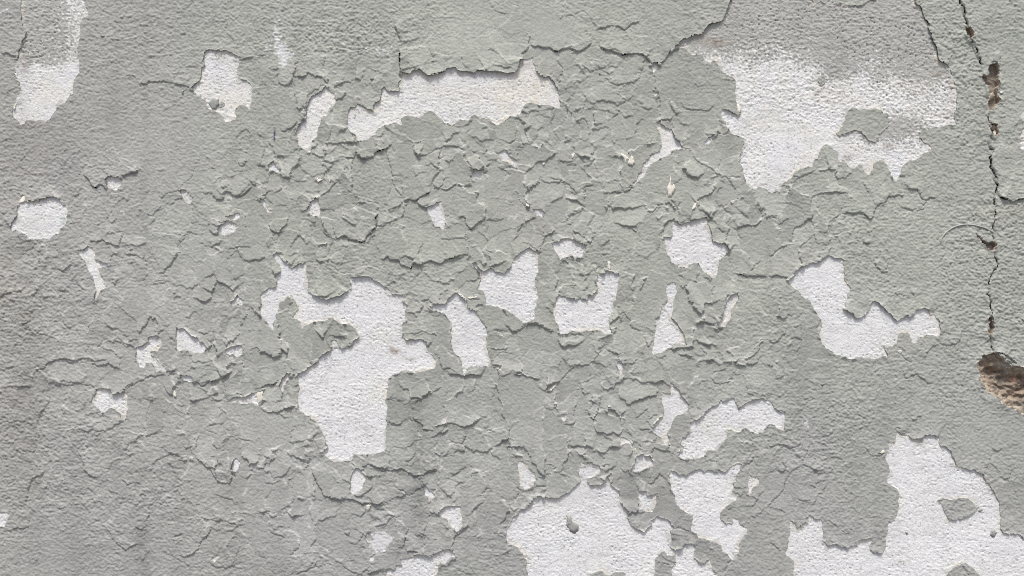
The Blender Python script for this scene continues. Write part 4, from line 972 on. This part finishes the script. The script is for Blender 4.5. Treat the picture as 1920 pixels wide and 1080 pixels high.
# pale broken lip of the paint around the patches
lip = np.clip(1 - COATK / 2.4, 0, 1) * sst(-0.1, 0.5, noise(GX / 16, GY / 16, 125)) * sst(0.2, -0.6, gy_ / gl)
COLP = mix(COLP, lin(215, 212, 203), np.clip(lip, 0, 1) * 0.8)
ink = np.exp(-((GX - 515.3) / 1.8) ** 2) * sst(236, 248, GY) * sst(270, 262, GY) * sst(-.7, 0, noise(GX / 3, GY / 5, 3)) + np.exp(-((GX - 278.5) / 2.2) ** 2 - ((GY - 403) / 1.6) ** 2)
COLP = mix(COLP, lin(48, 52, 96), np.clip(ink, 0, 1))
soot = np.clip(sst(0.45, .8, noise(GX / 3.4, GY / 3.0, 126)) * (np.exp(-((GX - 1865) / 30) ** 2 - ((GY - 904) / 4) ** 2) + np.exp(-((GX - 1580) / 16) ** 2 - ((GY - 901) / 2.5) ** 2)), 0, 1)
COLP = mix(COLP, lin(60, 60, 62), soot)

COLB = np.broadcast_to(WHITE, (NY, NX, 3)).copy()
creamf = np.clip(0.30 + 0.55 * noise(GX / 55, GY / 50, 130), 0, 1) * (0.25 + 0.75 * sst(520, 180, GY)) * 0.75
for x, y, r in [(955,185,60),(710,735,26),(712,630,18),(1655,650,18),(1020,170,40),(690,220,40),(600,225,30),(1032,940,22),(420,200,40),(1180,300,14),(1255,350,20),(1760,620,15),(1720,150,60),(1330,800,20),(1372,830,16),(490,740,20),(290,660,20),(440,745,30),(215,765,12)]:
    creamf += 0.6 * np.exp(-((GX - x) ** 2 + (GY - y) ** 2) / r ** 2) * (0.6 + 0.6 * noise(GX / 12, GY / 12, 131))
COLB = mix(COLB, CREAM, np.clip(creamf, 0, 1) * 0.8)
# grains of the old grey coat still in the plaster
res = np.zeros((NY, NX), np.float32)
res += sst(165, 55, GY - 0.03 * (GX - 1500) + 26 * noise(GX / 45, GY / 40, 132)) * (GX > 1190) * (GX < 1830) * 1.0 + 0.22 * sst(1520, 1620, GX) * sst(330, 250, GY) * (GY < 340)
res += sst(140, 98, GY + 12 * noise(GX / 20, GY / 18, 133)) * (GX < 200) * 0.95 * (1 - 0.55 * sst(85, 150, GX + 14 * noise(GX / 16, GY / 16, 134)))
res += sst(95, 40, GY) * (GX > 470) * (GX < 580) * 0.8
res += 0.75 * np.exp(-((GX - 1680) / 60) ** 2 - ((GY - 240) / 26) ** 2) + 0.5 * np.exp(-((GX - 1560) / 30) ** 2 - ((GY - 130) / 30) ** 2) + .4 * np.exp(-((GX - 1740) / 60) ** 2 - ((GY - 130) / 50) ** 2)
res += 0.5 * np.exp(-((GX - 410) / 26) ** 2 - ((GY - 104) / 14) ** 2)
res += np.where((COATK < 0) & (out_d > 20), 0.35 + 0.5 * noise(GX / 120, GY / 120, 134), 0)
rf = sst(0.42, 0.56, res - 0.30 * b3 + 0.15 * b2 - 0.42 * b4 + 0.2 * noise(GX / 3.2, GY / 3.0, 139))
COLB = mix(COLB, lin(176, 176, 171), rf * 0.90)
dirt = sst(0.42, 0.75, noise(GX / 4.0, GY / 3.6, 135)) * (0.35 + 0.65 * sst(0.1, .5, noise(GX / 70, GY / 60, 136) + .15 + 0.4 * pits))
COLB = mix(COLB, lin(120, 118, 112), np.clip(dirt, 0, 1) * 0.72)
blot = np.zeros((NY, NX), np.float32)
for x, y, rx, ry, a in [(742,660,12,7,.8),(768,674,10,4,.7),(735,655,6,5,.6),(1072,985,9,12,.2),(1757,140,10,8,.5),(1533,178,9,9,.4),(1590,295,8,8,.6),(1665,275,10,6,.7),(1725,826,9,9,.9),(1770,115,10,6,.6),(1785,165,7,30,.5),(1780,215,16,10,.45),(1688,1055,4,4,.8),(45,125,10,14,.6),(40,190,8,40,.35),(870,137,95,7,.4),(985,122,16,8,.5),(1345,82,18,8,.5),(1330,75,40,8,.4),(232,784,6,7,.8),(1410,1000,10,10,.4)]:
    blot += a * np.exp(-((GX - x) / rx) ** 2 - ((GY - y) / ry) ** 2)
COLB = mix(COLB, lin(139, 118, 100), np.clip(blot * (0.6 + 0.8 * b3), 0, 0.8))
COLB = mix(COLB, lin(120, 150, 128), np.clip(0.5 * np.exp(-((GX - 118) / 5) ** 2 - ((GY - 413) / 9) ** 2) * (1 + b3), 0, .5))
flecks = sst(0.66, 0.74, noise(GX / 10, GY / 8, 172) + 0.25 * noise(GX / 3.5, GY / 3.5, 173)) * sst(0.0, 0.3, noise(GX / 130, GY / 110, 174))
COLB = mix(COLB, lin(172, 173, 168), flecks * 0.75)
scratch = sst(0.035, 0.0, np.abs(noise(GX / 60 + GY / 200, GY / 46, 175))) * sst(0.1, 0.5, noise(GX / 70, GY / 70, 176))
COLB = mix(COLB, lin(176, 172, 164), scratch * 0.4)
brk = np.exp(-np.clip(BREAK, 0, None) / 4.0)
COLB = mix(COLB, lin(196, 182, 164), brk * 0.8)
inner = np.clip(-COATK, 0, 60)
COLB = mix(COLB, lin(205, 204, 198), np.clip(SHELF, 0, 1) * 0.55)
rimc = sst(9, 2, inner + 4 * noise(GX / 9, GY / 9, 150)) * sst(0.05, 0.4, noise(GX / 42, GY / 42, 151)) * (COATK < 0.5)
COLB = mix(COLB, lin(226, 220, 204), np.clip(rimc, 0, 1) * 0.5)
dust = sst(0.0, 0.8, noise(GX / 70, GY / 95, 152) + 0.5 * noise(GX / 22, GY / 30, 153)) * 0.07 + 0.04 * sst(0.2, 0.5, noise(GX / 9, GY / 60, 154))
COLB *= (1 + 0.03 * noise(GX / 90, GY / 90, 137) - dust)[..., None]

# ------------------------------------------------------------------ materials
def mat_from_attr(name, rough_v, bump_scale, bump_str, bump_dist, grain=0.05):
    m = bpy.data.materials.new(name); m.use_nodes = True
    nt = m.node_tree; b = nt.nodes['Principled BSDF']
    at = nt.nodes.new('ShaderNodeAttribute'); at.attribute_name = 'tint'
    tc = nt.nodes.new('ShaderNodeTexCoord')
    nz = nt.nodes.new('ShaderNodeTexNoise'); nz.inputs['Scale'].default_value = bump_scale; nz.inputs['Detail'].default_value = 5; nz.inputs['Roughness'].default_value = 0.62
    n2 = nt.nodes.new('ShaderNodeTexNoise'); n2.inputs['Scale'].default_value = 160; n2.inputs['Detail'].default_value = 4
    mr = nt.nodes.new('ShaderNodeMapRange'); mr.inputs['From Min'].default_value = 0.3; mr.inputs['From Max'].default_value = 0.7
    mr.inputs['To Min'].default_value = 1 - grain; mr.inputs['To Max'].default_value = 1 + grain
    mul = nt.nodes.new('ShaderNodeVectorMath'); mul.operation = 'SCALE'
    bp = nt.nodes.new('ShaderNodeBump'); bp.inputs['Strength'].default_value = bump_str; bp.inputs['Distance'].default_value = bump_dist
    L = nt.links.new
    L(tc.outputs['Object'], nz.inputs['Vector']); L(tc.outputs['Object'], n2.inputs['Vector'])
    L(n2.outputs['Fac'], mr.inputs['Value']); L(at.outputs['Color'], mul.inputs[0]); L(mr.outputs['Result'], mul.inputs['Scale'])
    L(mul.outputs[0], b.inputs['Base Color']); L(nz.outputs['Fac'], bp.inputs['Height']); L(bp.outputs[0], b.inputs['Normal'])
    b.inputs['Roughness'].default_value = rough_v
    b.inputs['Specular IOR Level'].default_value = 0.25
    return m
M_PAINT = mat_from_attr('weathered_grey_paint', 0.78, 420, 0.6, 0.0010)
M_PLASTER = mat_from_attr('white_plaster', 0.92, 380, 0.7, 0.0012, 0.035)
M_STONE = mat_from_attr('bare_masonry', 0.95, 220, 0.8, 0.003, 0.18)

def noise_mat(name, c1, c2, scale, rough_v=0.9, bump=0.3, dist=0.004):
    m = bpy.data.materials.new(name); m.use_nodes = True
    nt = m.node_tree; b = nt.nodes['Principled BSDF']; L = nt.links.new
    tc = nt.nodes.new('ShaderNodeTexCoord')
    nz = nt.nodes.new('ShaderNodeTexNoise'); nz.inputs['Scale'].default_value = scale; nz.inputs['Detail'].default_value = 8
    rp = nt.nodes.new('ShaderNodeValToRGB'); rp.color_ramp.elements[0].color = (*c1, 1); rp.color_ramp.elements[1].color = (*c2, 1)
    rp.color_ramp.elements[0].position = 0.35; rp.color_ramp.elements[1].position = 0.68
    bp = nt.nodes.new('ShaderNodeBump'); bp.inputs['Strength'].default_value = bump; bp.inputs['Distance'].default_value = dist
    L(tc.outputs['Object'], nz.inputs['Vector']); L(nz.outputs['Fac'], rp.inputs['Fac']); L(rp.outputs[0], b.inputs['Base Color'])
    L(nz.outputs['Fac'], bp.inputs['Height']); L(bp.outputs[0], b.inputs['Normal']); b.inputs['Roughness'].default_value = rough_v
    return m

# ------------------------------------------------------------------ building meshes
def link_mesh(name, co, quads, tris, col, mat, parent=None, smooth=True):
    me = bpy.data.meshes.new(name)
    nq, nt_ = len(quads), len(tris)
    me.vertices.add(len(co)); me.vertices.foreach_set('co', np.ascontiguousarray(co, np.float32).ravel())
    loops = np.concatenate([np.asarray(quads, np.int32).ravel(), np.asarray(tris, np.int32).ravel()]).astype(np.int32)
    me.loops.add(len(loops)); me.loops.foreach_set('vertex_index', loops)
    starts = np.concatenate([np.arange(nq) * 4, nq * 4 + np.arange(nt_) * 3]).astype(np.int32)
    me.polygons.add(nq + nt_); me.polygons.foreach_set('loop_start', starts)
    if smooth: me.polygons.foreach_set('use_smooth', np.ones(nq + nt_, bool))
    me.update(calc_edges=True)
    if col is not None:
        a = me.color_attributes.new('tint', 'FLOAT_COLOR', 'POINT')
        rgba = np.ones((len(co), 4), np.float32); rgba[:, :3] = np.clip(col, 0, 1)
        a.data.foreach_set('color', rgba.ravel())
    me.materials.append(mat)
    o = bpy.data.objects.new(name, me); C.objects.link(o)
    if parent is not None: o.parent = parent
    return o
def snapped(F, keep):
    """x, y of the grid with the rim of the kept cells pulled onto the outline"""
    vk = np.zeros((NY, NX), np.int8)
    for a, b in ((0, 0), (0, 1), (1, 0), (1, 1)): vk[a:NY - 1 + a, b:NX - 1 + b] += keep
    rim = (vk > 0) & (vk < 4); rim[0] = rim[-1] = False; rim[:, 0] = rim[:, -1] = False
    fy = np.gradient(F, axis=0); fx = np.gradient(F, axis=1)
    fx = fx / np.gradient(XS)[None, :]; fy = fy / np.gradient(YS)[:, None]
    g2 = fx * fx + fy * fy + 1e-6
    k = np.clip(-F / np.sqrt(g2), -1.3, 1.3) / np.sqrt(g2)
    return np.where(rim, GX + k * fx, GX), np.where(rim, GY + k * fy, GY)
def rim_edges(keep):
    """edges of kept cells that face a missing cell: (vertex a, vertex b, cell j, cell i)"""
    pad = np.pad(keep, 1)
    out = []
    vid = np.arange(NY * NX).reshape(NY, NX)
    A, B, Cc, D = vid[:-1, :-1], vid[:-1, 1:], vid[1:, 1:], vid[1:, :-1]
    for (dy, dx, u, v) in ((-1, 0, B, A), (1, 0, D, Cc), (0, -1, A, D), (0, 1, Cc, B)):
        nb = pad[1 + dy:1 + dy + keep.shape[0], 1 + dx:1 + dx + keep.shape[1]]
        m = keep & ~nb
        if dy == -1: m[0] = False
        if dy == 1: m[-1] = False
        if dx == -1: m[:, 0] = False
        if dx == 1: m[:, -1] = False
        j, i = np.nonzero(m)
        out.append(np.stack([u[m], v[m], j, i], 1))
    return np.concatenate(out)
VID = np.arange(NY * NX).reshape(NY, NX)
CQ = np.stack([VID[:-1, :-1], VID[1:, :-1], VID[1:, 1:], VID[:-1, 1:]], -1)        # one quad per cell, facing the viewer
def cell_mean(F): return (F[:-1, :-1] + F[1:, :-1] + F[1:, 1:] + F[:-1, 1:]) / 4

wall = bpy.data.objects.new('plaster_facade', None); C.objects.link(wall)
wall.location = (0, 0, 0)
wall['label'] = 'old plastered wall with peeling grey paint, bare white patches and a long crack'
wall['category'] = 'wall'

# white plaster: only where the paint is off, reaching a little way under the paint
keepB = (cell_mean(BREAK) > 0) & (cell_mean(COAT) < 9)
bx, by = snapped(BREAK, cell_mean(BREAK) > 0)
rimB = rim_edges(cell_mean(BREAK) > 0)
rimB = rimB[keepB[rimB[:, 2], rimB[:, 3]] | True]
keepB2 = (cell_mean(BREAK) > 0) & ((cell_mean(COAT) < 9) | (cell_mean(BREAK) < 8))
BREAK_DEPTH = 12.0
def build_sheet(name, cells, X, Y, H, COL, rims, drop, inset, mat, parent, rimcol=None):
    q = CQ[cells]
    used, inv = np.unique(q, return_inverse=True)
    co = np.stack([WX(X.ravel()[used]), -H.ravel()[used] * MM, WZ(Y.ravel()[used])], 1)
    col = COL.reshape(-1, 3)[used]
    quads = inv.reshape(-1, 4)
    if len(rims):
        ev, einv = np.unique(rims[:, :2], return_inverse=True); einv = einv.reshape(-1, 2); n0 = len(used); ne = len(ev)
        c2 = np.stack([WX(X.ravel()[ev]), -(H.ravel()[ev] - drop) * MM, WZ(Y.ravel()[ev])], 1)
        cr = COL.reshape(-1, 3)[ev]
        if rimcol is not None: cr = cr * 0.3 + rimcol * 0.7
        # own copies of the top rim so the broken edge stays crisp
        co = np.vstack([co, c2, co[np.searchsorted(used, ev)]]); col = np.vstack([col, cr, cr])
        a, b = einv[:, 0], einv[:, 1]
        quads = np.concatenate([quads, np.stack([n0 + ne + a, n0 + ne + b, n0 + b, n0 + a], 1)])
    return link_mesh(name, co, quads, np.zeros((0, 3), np.int32), col, mat, parent, smooth=False)
rB = rimB[keepB2[rimB[:, 2], rimB[:, 3]]]
def components(mask):
    comp = np.full(mask.shape, -1, np.int64); up = []
    def root(a):
        while up[a] != a: up[a] = up[up[a]]; a = up[a]
        return a
    prev = []
    for j in range(mask.shape[0]):
        d = np.diff(np.concatenate([[0], mask[j].astype(np.int8), [0]])); st = np.nonzero(d == 1)[0]; en = np.nonzero(d == -1)[0]
        cur = []; k = 0
        for a, b in zip(st.tolist(), en.tolist()):
            l = -1
            for (pa, pb, pl) in prev:
                if pa < b and pb > a:
                    q = root(pl)
                    if l < 0: l = q
                    else: up[q] = root(l)
            if l < 0: up.append(len(up)); l = len(up) - 1
            comp[j, a:b] = l; cur.append((a, b, l))
        prev = cur
    lut = np.array([root(i) for i in range(len(up))])
    comp[mask] = lut[comp[mask]]
    return comp
compB = components(keepB2)
idsB, cntB = np.unique(compB[compB >= 0], return_counts=True)
rBl = compB[rB[:, 2], rB[:, 3]]
for i, c_ in sorted(zip(idsB.tolist(), cntB.tolist()), key=lambda t: -t[1]):
    if c_ < 12: continue
    build_sheet('bare_plaster', compB == i, bx, by, BASE, COLB, rB[rBl == i], BREAK_DEPTH, 0, M_PLASTER, wall, lin(176, 156, 134))

# the grey coat, and its flakes
COATG = np.minimum(COATK, GAP)
keepP = cell_mean(COATG) > 0
px, py = snapped(COATG, keepP)
cellplate = PLATE[:-1, :-1]
# a cell belongs to the plate most of its corners name
flake_cells = {}
cellplate = np.where(keepP, cellplate, 0)
for k in range(1, len(flake_ids) + 1):
    jj_, ii_ = np.nonzero(cellplate == k)
    if len(jj_) < 40:
        cellplate[jj_, ii_] = 0; continue
    w0 = (slice(jj_.min(), jj_.max() + 1), slice(ii_.min(), ii_.max() + 1))
    cc = components(cellplate[w0] == k); u, n_ = np.unique(cc[cc >= 0], return_counts=True)
    big = u[np.argmax(n_)]
    sub = cellplate[w0]; sub[(cc >= 0) & (cc != big)] = 0
    jb, ib = np.nonzero(cc == big); flake_cells[k] = (jb + w0[0].start, ib + w0[1].start)
rimP = rim_edges(keepP)
rlab = cellplate[rimP[:, 2], rimP[:, 3]]
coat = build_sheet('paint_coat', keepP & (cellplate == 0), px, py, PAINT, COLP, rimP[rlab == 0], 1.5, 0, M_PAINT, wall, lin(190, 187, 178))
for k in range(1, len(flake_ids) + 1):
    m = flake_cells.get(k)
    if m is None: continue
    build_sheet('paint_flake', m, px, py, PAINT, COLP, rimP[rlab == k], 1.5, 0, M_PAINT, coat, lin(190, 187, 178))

# bare masonry seen in the crack, the pits and the hole
mx = np.arange(1770, 2060, 1.8); my = np.arange(-80, 1080, 1.8)
MX, MY = np.meshgrid(mx, my)
ii = np.clip(np.searchsorted(XS, MX.ravel()), 0, NX - 1); jj = np.clip(np.searchsorted(YS, MY.ravel()), 0, NY - 1)
bdep = np.clip(-BREAK[jj, ii].reshape(MX.shape), 0, 40)
slope = sst(0, 26, bdep)
crumb = noise(MX / 30 + MY / 60, MY / 11, 140) * 7 + (0.5 - np.abs(noise(MX / 17, MY / 8, 141))) * 7 + noise(MX / 8, MY / 5.5, 142) * 2.6 + noise(MX / 4.5, MY / 4.0, 143) * 1.3
grainM = 0.5 - 2 * np.minimum(np.abs(noise(MX / 9, MY / 6, 148)), 0.5)
inhole = sst(655, 675, MY) * (MX > 1825) * sst(800, 780, MY)
ledge_in = sst(-6, 6, MY - (715 + 0.32 * (MX - 1870)) + 5 * noise(MX / 14, MY / 14, 144))
hM = -7.0 + 4.0 * inhole - inhole * slope * (11 - 5 * ledge_in) + crumb * (0.3 + 0.75 * slope * inhole) + inhole * (1.8 * grainM + 1.2 * noise(MX / 2.6, MY / 2.4, 149))
cM = np.broadcast_to(lin(142, 134, 124), MX.shape + (3,)).copy()
cM = mix(cM, lin(168, 148, 129), np.clip(0.5 + 0.8 * noise(MX / 34, MY / 22, 145), 0, 1) * inhole)
cM = mix(cM, lin(108, 95, 84), np.clip(0.35 + 1.0 * noise(MX / 18, MY / 10, 146), 0, 1) * 0.85 * inhole)
cM = mix(cM, lin(208, 198, 180), np.clip(np.exp(-bdep / 8.0) * inhole * (0.8 + 1.2 * noise(MX / 8, MY / 7, 147)), 0, 0.95))
cM = mix(cM, lin(190, 128, 92), np.clip(0.35 * np.exp(-((MX - 1905) / 10) ** 2 - ((MY - 712) / 7) ** 2), 0, 1))
h_, w_ = MX.shape
V = np.arange(h_ * w_).reshape(h_, w_)
mq = np.stack([V[:-1, :-1], V[1:, :-1], V[1:, 1:], V[:-1, 1:]], -1).reshape(-1, 4)
masonry = link_mesh('masonry', np.stack([WX(MX.ravel()), -hM.ravel() * MM, WZ(MY.ravel())], 1), mq, np.zeros((0, 3), np.int32), cM.reshape(-1, 3), M_STONE, wall)

masonry['label'] = 'bare brown masonry showing in the hole and the pits of the crack'

# solid body of the wall behind the render coat
def box_mesh(name, x0, x1, y0, y1, z0, z1, mat, parent):
    co = np.array([(x, y, z) for x in (x0, x1) for y in (y0, y1) for z in (z0, z1)])
    q = [(0, 1, 3, 2), (4, 6, 7, 5), (0, 4, 5, 1), (2, 3, 7, 6), (0, 2, 6, 4), (1, 5, 7, 3)]
    return link_mesh(name, co, np.array(q), np.zeros((0, 3), np.int32), None, mat, parent, smooth=False)
box_mesh('wall_core', WX(-1500), WX(3400), 0.048, 0.30, 0.0, WZ(-1060), noise_mat('rubble_core', (0.16, 0.12, 0.09), (0.30, 0.24, 0.19), 14), wall)

# ------------------------------------------------------------------ loose chips, crumbs, the wire, the pavement
def flat_mat(name, c, r=0.85):
    return noise_mat(name, tuple(c * 0.86), tuple(np.minimum(c * 1.08, 0.95)), 130, r, 0.35, 0.0012)
M_CREAM = flat_mat('cream_paint_back', lin(230, 226, 214)); M_PALE = flat_mat('pale_chip', lin(228, 227, 222)); M_CRUMB = flat_mat('grey_crumb', lin(158, 158, 152)); M_MORT = flat_mat('mortar_crumb', lin(188, 176, 156)); M_GREYCHIP = flat_mat('grey_chip', lin(168, 170, 166))
def wall_h(x, y):
    i = min(int(np.searchsorted(XS, x)), NX - 1); j = min(int(np.searchsorted(YS, y)), NY - 1)
    if BREAK[j, i] < 0: return -2.0
    return float(PAINT[j, i] if COATK[j, i] > 0 else BASE[j, i])
def chip(name, poly, mat, lift=1.0, curl=1.2, thick=0.7, lump=0.0):
    """a small curled plate: ragged outline, domed top, real thickness"""
    p = rough(poly, True, 0.09, 3.0); n = len(p); c = p.mean(0)
    h0 = np.median([wall_h(*q) for q in p]) + lift
    ang = rng.uniform(0, 6.28); ux = np.array([math.cos(ang), math.sin(ang)])
    R = np.abs(p - c).max() + 1e-6
    def hh(q, k): return h0 + curl * ((q - c) @ ux) / R + lump * (1 - k * k) + rng.normal(0, 0.12 + 0.12 * lump)
    co = []
    for k in (1.0, 0.55):
        for q in p: co.append((WX(c[0] + (q[0] - c[0]) * k), -hh(c + (q - c) * k, k) * MM, WZ(c[1] + (q[1] - c[1]) * k)))
    for q, t in zip(p, co[:n]): co.append((t[0], t[1] + (thick + 0.6 * lift + lump) * MM, t[2]))
    co.append((WX(c[0]), -hh(c, 0) * MM, WZ(c[1])))
    nx = np.roll(np.arange(n), -1); i0 = np.arange(n)
    area2 = np.sum(p[:, 0] * np.roll(p[:, 1], -1) - p[:, 1] * np.roll(p[:, 0], -1))
    q1 = np.stack([i0, nx, nx + n, i0 + n], 1); q2 = np.stack([i0 + 2 * n, nx + 2 * n, nx, i0], 1)
    tr = np.stack([i0 + n, nx + n, np.full(n, 3 * n)], 1)
    if area2 > 0: q1, q2, tr = q1[:, ::-1], q2[:, ::-1], tr[:, ::-1]
    return link_mesh(name, np.array(co), np.concatenate([q1, q2]), tr, None, mat, wall, smooth=False)
for c, r, s_ in [(2,1,"810,75 850,85 875,110 860,155 835,110"),(2,1,"878,112 885,65 910,100 920,140 905,165 868,155"),(2,1,"1175,225 1195,240 1195,300 1220,310 1215,360 1185,405 1165,395 1175,300"),(2,1,"1635,430 1665,425 1660,450 1645,450"),
                 (2,1,"228,130 252,128 240,162 230,155"),(2,1,"100,435 125,455 130,475 105,465"),(2,1,"448,75 470,70 460,105 447,112"),(2,1,"1345,500 1350,478 1382,440 1375,470"),(2,1,"715,880 735,885 730,950 712,945"),
                 (2,0,"1680,770 1700,780 1724,830 1705,850 1688,805"),(0,0,"110,550 130,555 145,600 125,590"),(0,0,"95,810 120,745 132,765 108,830"),(1,1,"552,262 566,285 552,282"),(1,1,"450,265 478,250 500,268 470,290"),
                 (1,2,"1590,68 1655,60 1656,74 1595,80"),(1,2,"1308,342 1340,325 1336,336"),(1,3,"830,545 866,540 850,580 830,582"),(1,3,"828,800 862,825 850,842 835,830"),(2,2,"1055,1015 1090,975 1102,983 1062,1032"),
                 (2,2,"265,772 300,745 340,703 332,735 290,777"),(2,3,"1235,140 1265,124 1255,146 1240,150"),(2,3,"1185,150 1200,162 1206,182 1190,170"),(2,3,"915,125 925,120 936,160 920,166"),(2,3,"1300,770 1318,770 1315,782"),
                 (0,2,"1303,760 1320,780 1326,820 1308,812"),(3,2,"960,472 1000,468 1000,490 985,496"),(3,0,"1728,675 1757,692 1745,706 1730,704"),(1,2,"0,800 20,770 55,772 55,832 15,888"),(3,0,"1690,990 1700,960 1716,985 1702,1025"),
                 (0,1,"145,445 165,398 185,388 188,430 168,442"),(2,2,"715,880 740,882 735,890 718,888"),(3,3,"820,150 860,135 880,150 850,165"),(0,1,"286,868 300,872 292,885")]:
    chip('cream_chip', P(c, r, s_), M_CREAM)
for c, r, s_ in [(3,0,"1690,400 1730,390 1742,430 1708,476 1680,466 1660,470"),(0,0,"1560,770 1600,730 1640,740 1645,780 1620,820 1590,825"),(3,1,"1600,716 1612,690 1680,690 1686,728 1640,742")]:
    chip('paint_chip', P(c, r, s_), M_GREYCHIP, 1.4, 1.6, 1.2)
for c, r, s_ in [(3,3,"1662,770 1675,740 1695,730 1716,752 1702,785 1680,785"),(3,3,"1028,752 1042,748 1052,762 1040,771"),(3,3,"1575,590 1600,570 1612,580 1590,600"),(3,1,"706,738 740,718 768,728 762,745 735,752"),(2,1,"690,470 705,455 720,470 716,490 700,497"),
                 (2,1,"900,632 915,628 936,655 925,664"),(1,3,"662,745 685,738 705,745 700,770 680,766"),(3,2,"392,722 412,712 420,722 402,733"),(0,0,"1358,690 1366,672 1380,680 1378,705 1364,708"),(1,0,"1310,465 1335,452 1340,462 1318,472"),
                 (1,0,"855,590 880,580 888,592 865,602"),(0,0,"755,265 790,268 785,280 760,276"),(2,0,"650,545 662,542 664,556 652,558"),(0,2,"165,262 200,250 230,242 215,262 180,275")]:
    chip('crumb', P(c, r, s_), M_CRUMB, 0.6, 0.4, 1.0, 1.6)
for c, r, s_ in [(2,3,"412,625 430,618 450,640 455,670 480,680 500,700 495,745 470,765 440,750 420,720 398,695 415,670")]:
    chip('plaster_lump', P(c, r, s_), M_GREYCHIP, 0.5, 0.5, 1.0, 1.1)
for c, r, s_ in [(3,0,"1610,545 1650,540 1657,575 1622,562"),(3,0,"1668,940 1700,928 1718,955 1690,975"),(3,0,"1664,700 1690,690 1706,720 1672,750")]:
    chip('mortar_lump', P(c, r, s_), M_MORT, 0.4, 1.6, 2.0, 1.6)

def tube(name, pts, rad, mat, parent=None, sides=7):
    pts = np.array(pts); n = len(pts); co = []
    for k in range(n):
        t = pts[min(k + 1, n - 1)] - pts[max(k - 1, 0)]; t /= np.linalg.norm(t)
        a = np.cross(t, (0, 1, 0)); a /= np.linalg.norm(a); b = np.cross(t, a)
        rr = rad * (1 if 0 < k < n - 1 else 0.5)
        for q in range(sides):
            w = 2 * math.pi * q / sides; co.append(pts[k] + rr * (math.cos(w) * a + math.sin(w) * b))
    qd = [(k * sides + q, k * sides + (q + 1) % sides, (k + 1) * sides + (q + 1) % sides, (k + 1) * sides + q) for k in range(n - 1) for q in range(sides)]
    return link_mesh(name, np.array(co), np.array(qd), np.zeros((0, 3), np.int32), None, mat, parent)
arc = P(3, 1, "1290,745 1294,715 1305,692 1340,650 1400,615 1470,600 1530,606 1600,620 1650,642 1685,667")
fine = []
for a, b in zip(arc[:-1], arc[1:]):
    for t in np.linspace(0, 1, 5)[:-1]: fine.append(a + (b - a) * t)
fine.append(arc[-1])
fine = np.array(fine)
sm = np.array([fine[max(0, k - 3):k + 4].mean(0) for k in range(len(fine))]); sm[0], sm[-1] = fine[0], fine[-1]
hs = np.array([wall_h(*q) for q in sm]); hs = np.array([hs[max(0, k - 4):k + 5].mean() for k in range(len(hs))]) + 0.7
M_WIRE = flat_mat('old_wire_paint', lin(180, 181, 177))
wire = tube('wire', [(WX(q[0]), -h * MM, WZ(q[1])) for q, h in zip(sm, hs)], 0.0012, M_WIRE)
wire['label'] = 'thin curved wire painted over in grey, lying on the wall beside the crack'
wire['category'] = 'wire'

gm = noise_mat('grey_pavement', (0.10, 0.10, 0.095), (0.17, 0.165, 0.16), 6)
ground = box_mesh('ground', -400, 400, -400, 400, -0.2, 0.0, gm, None)
ground['kind'] = 'structure'; ground['label'] = 'grey pavement at the foot of the wall'
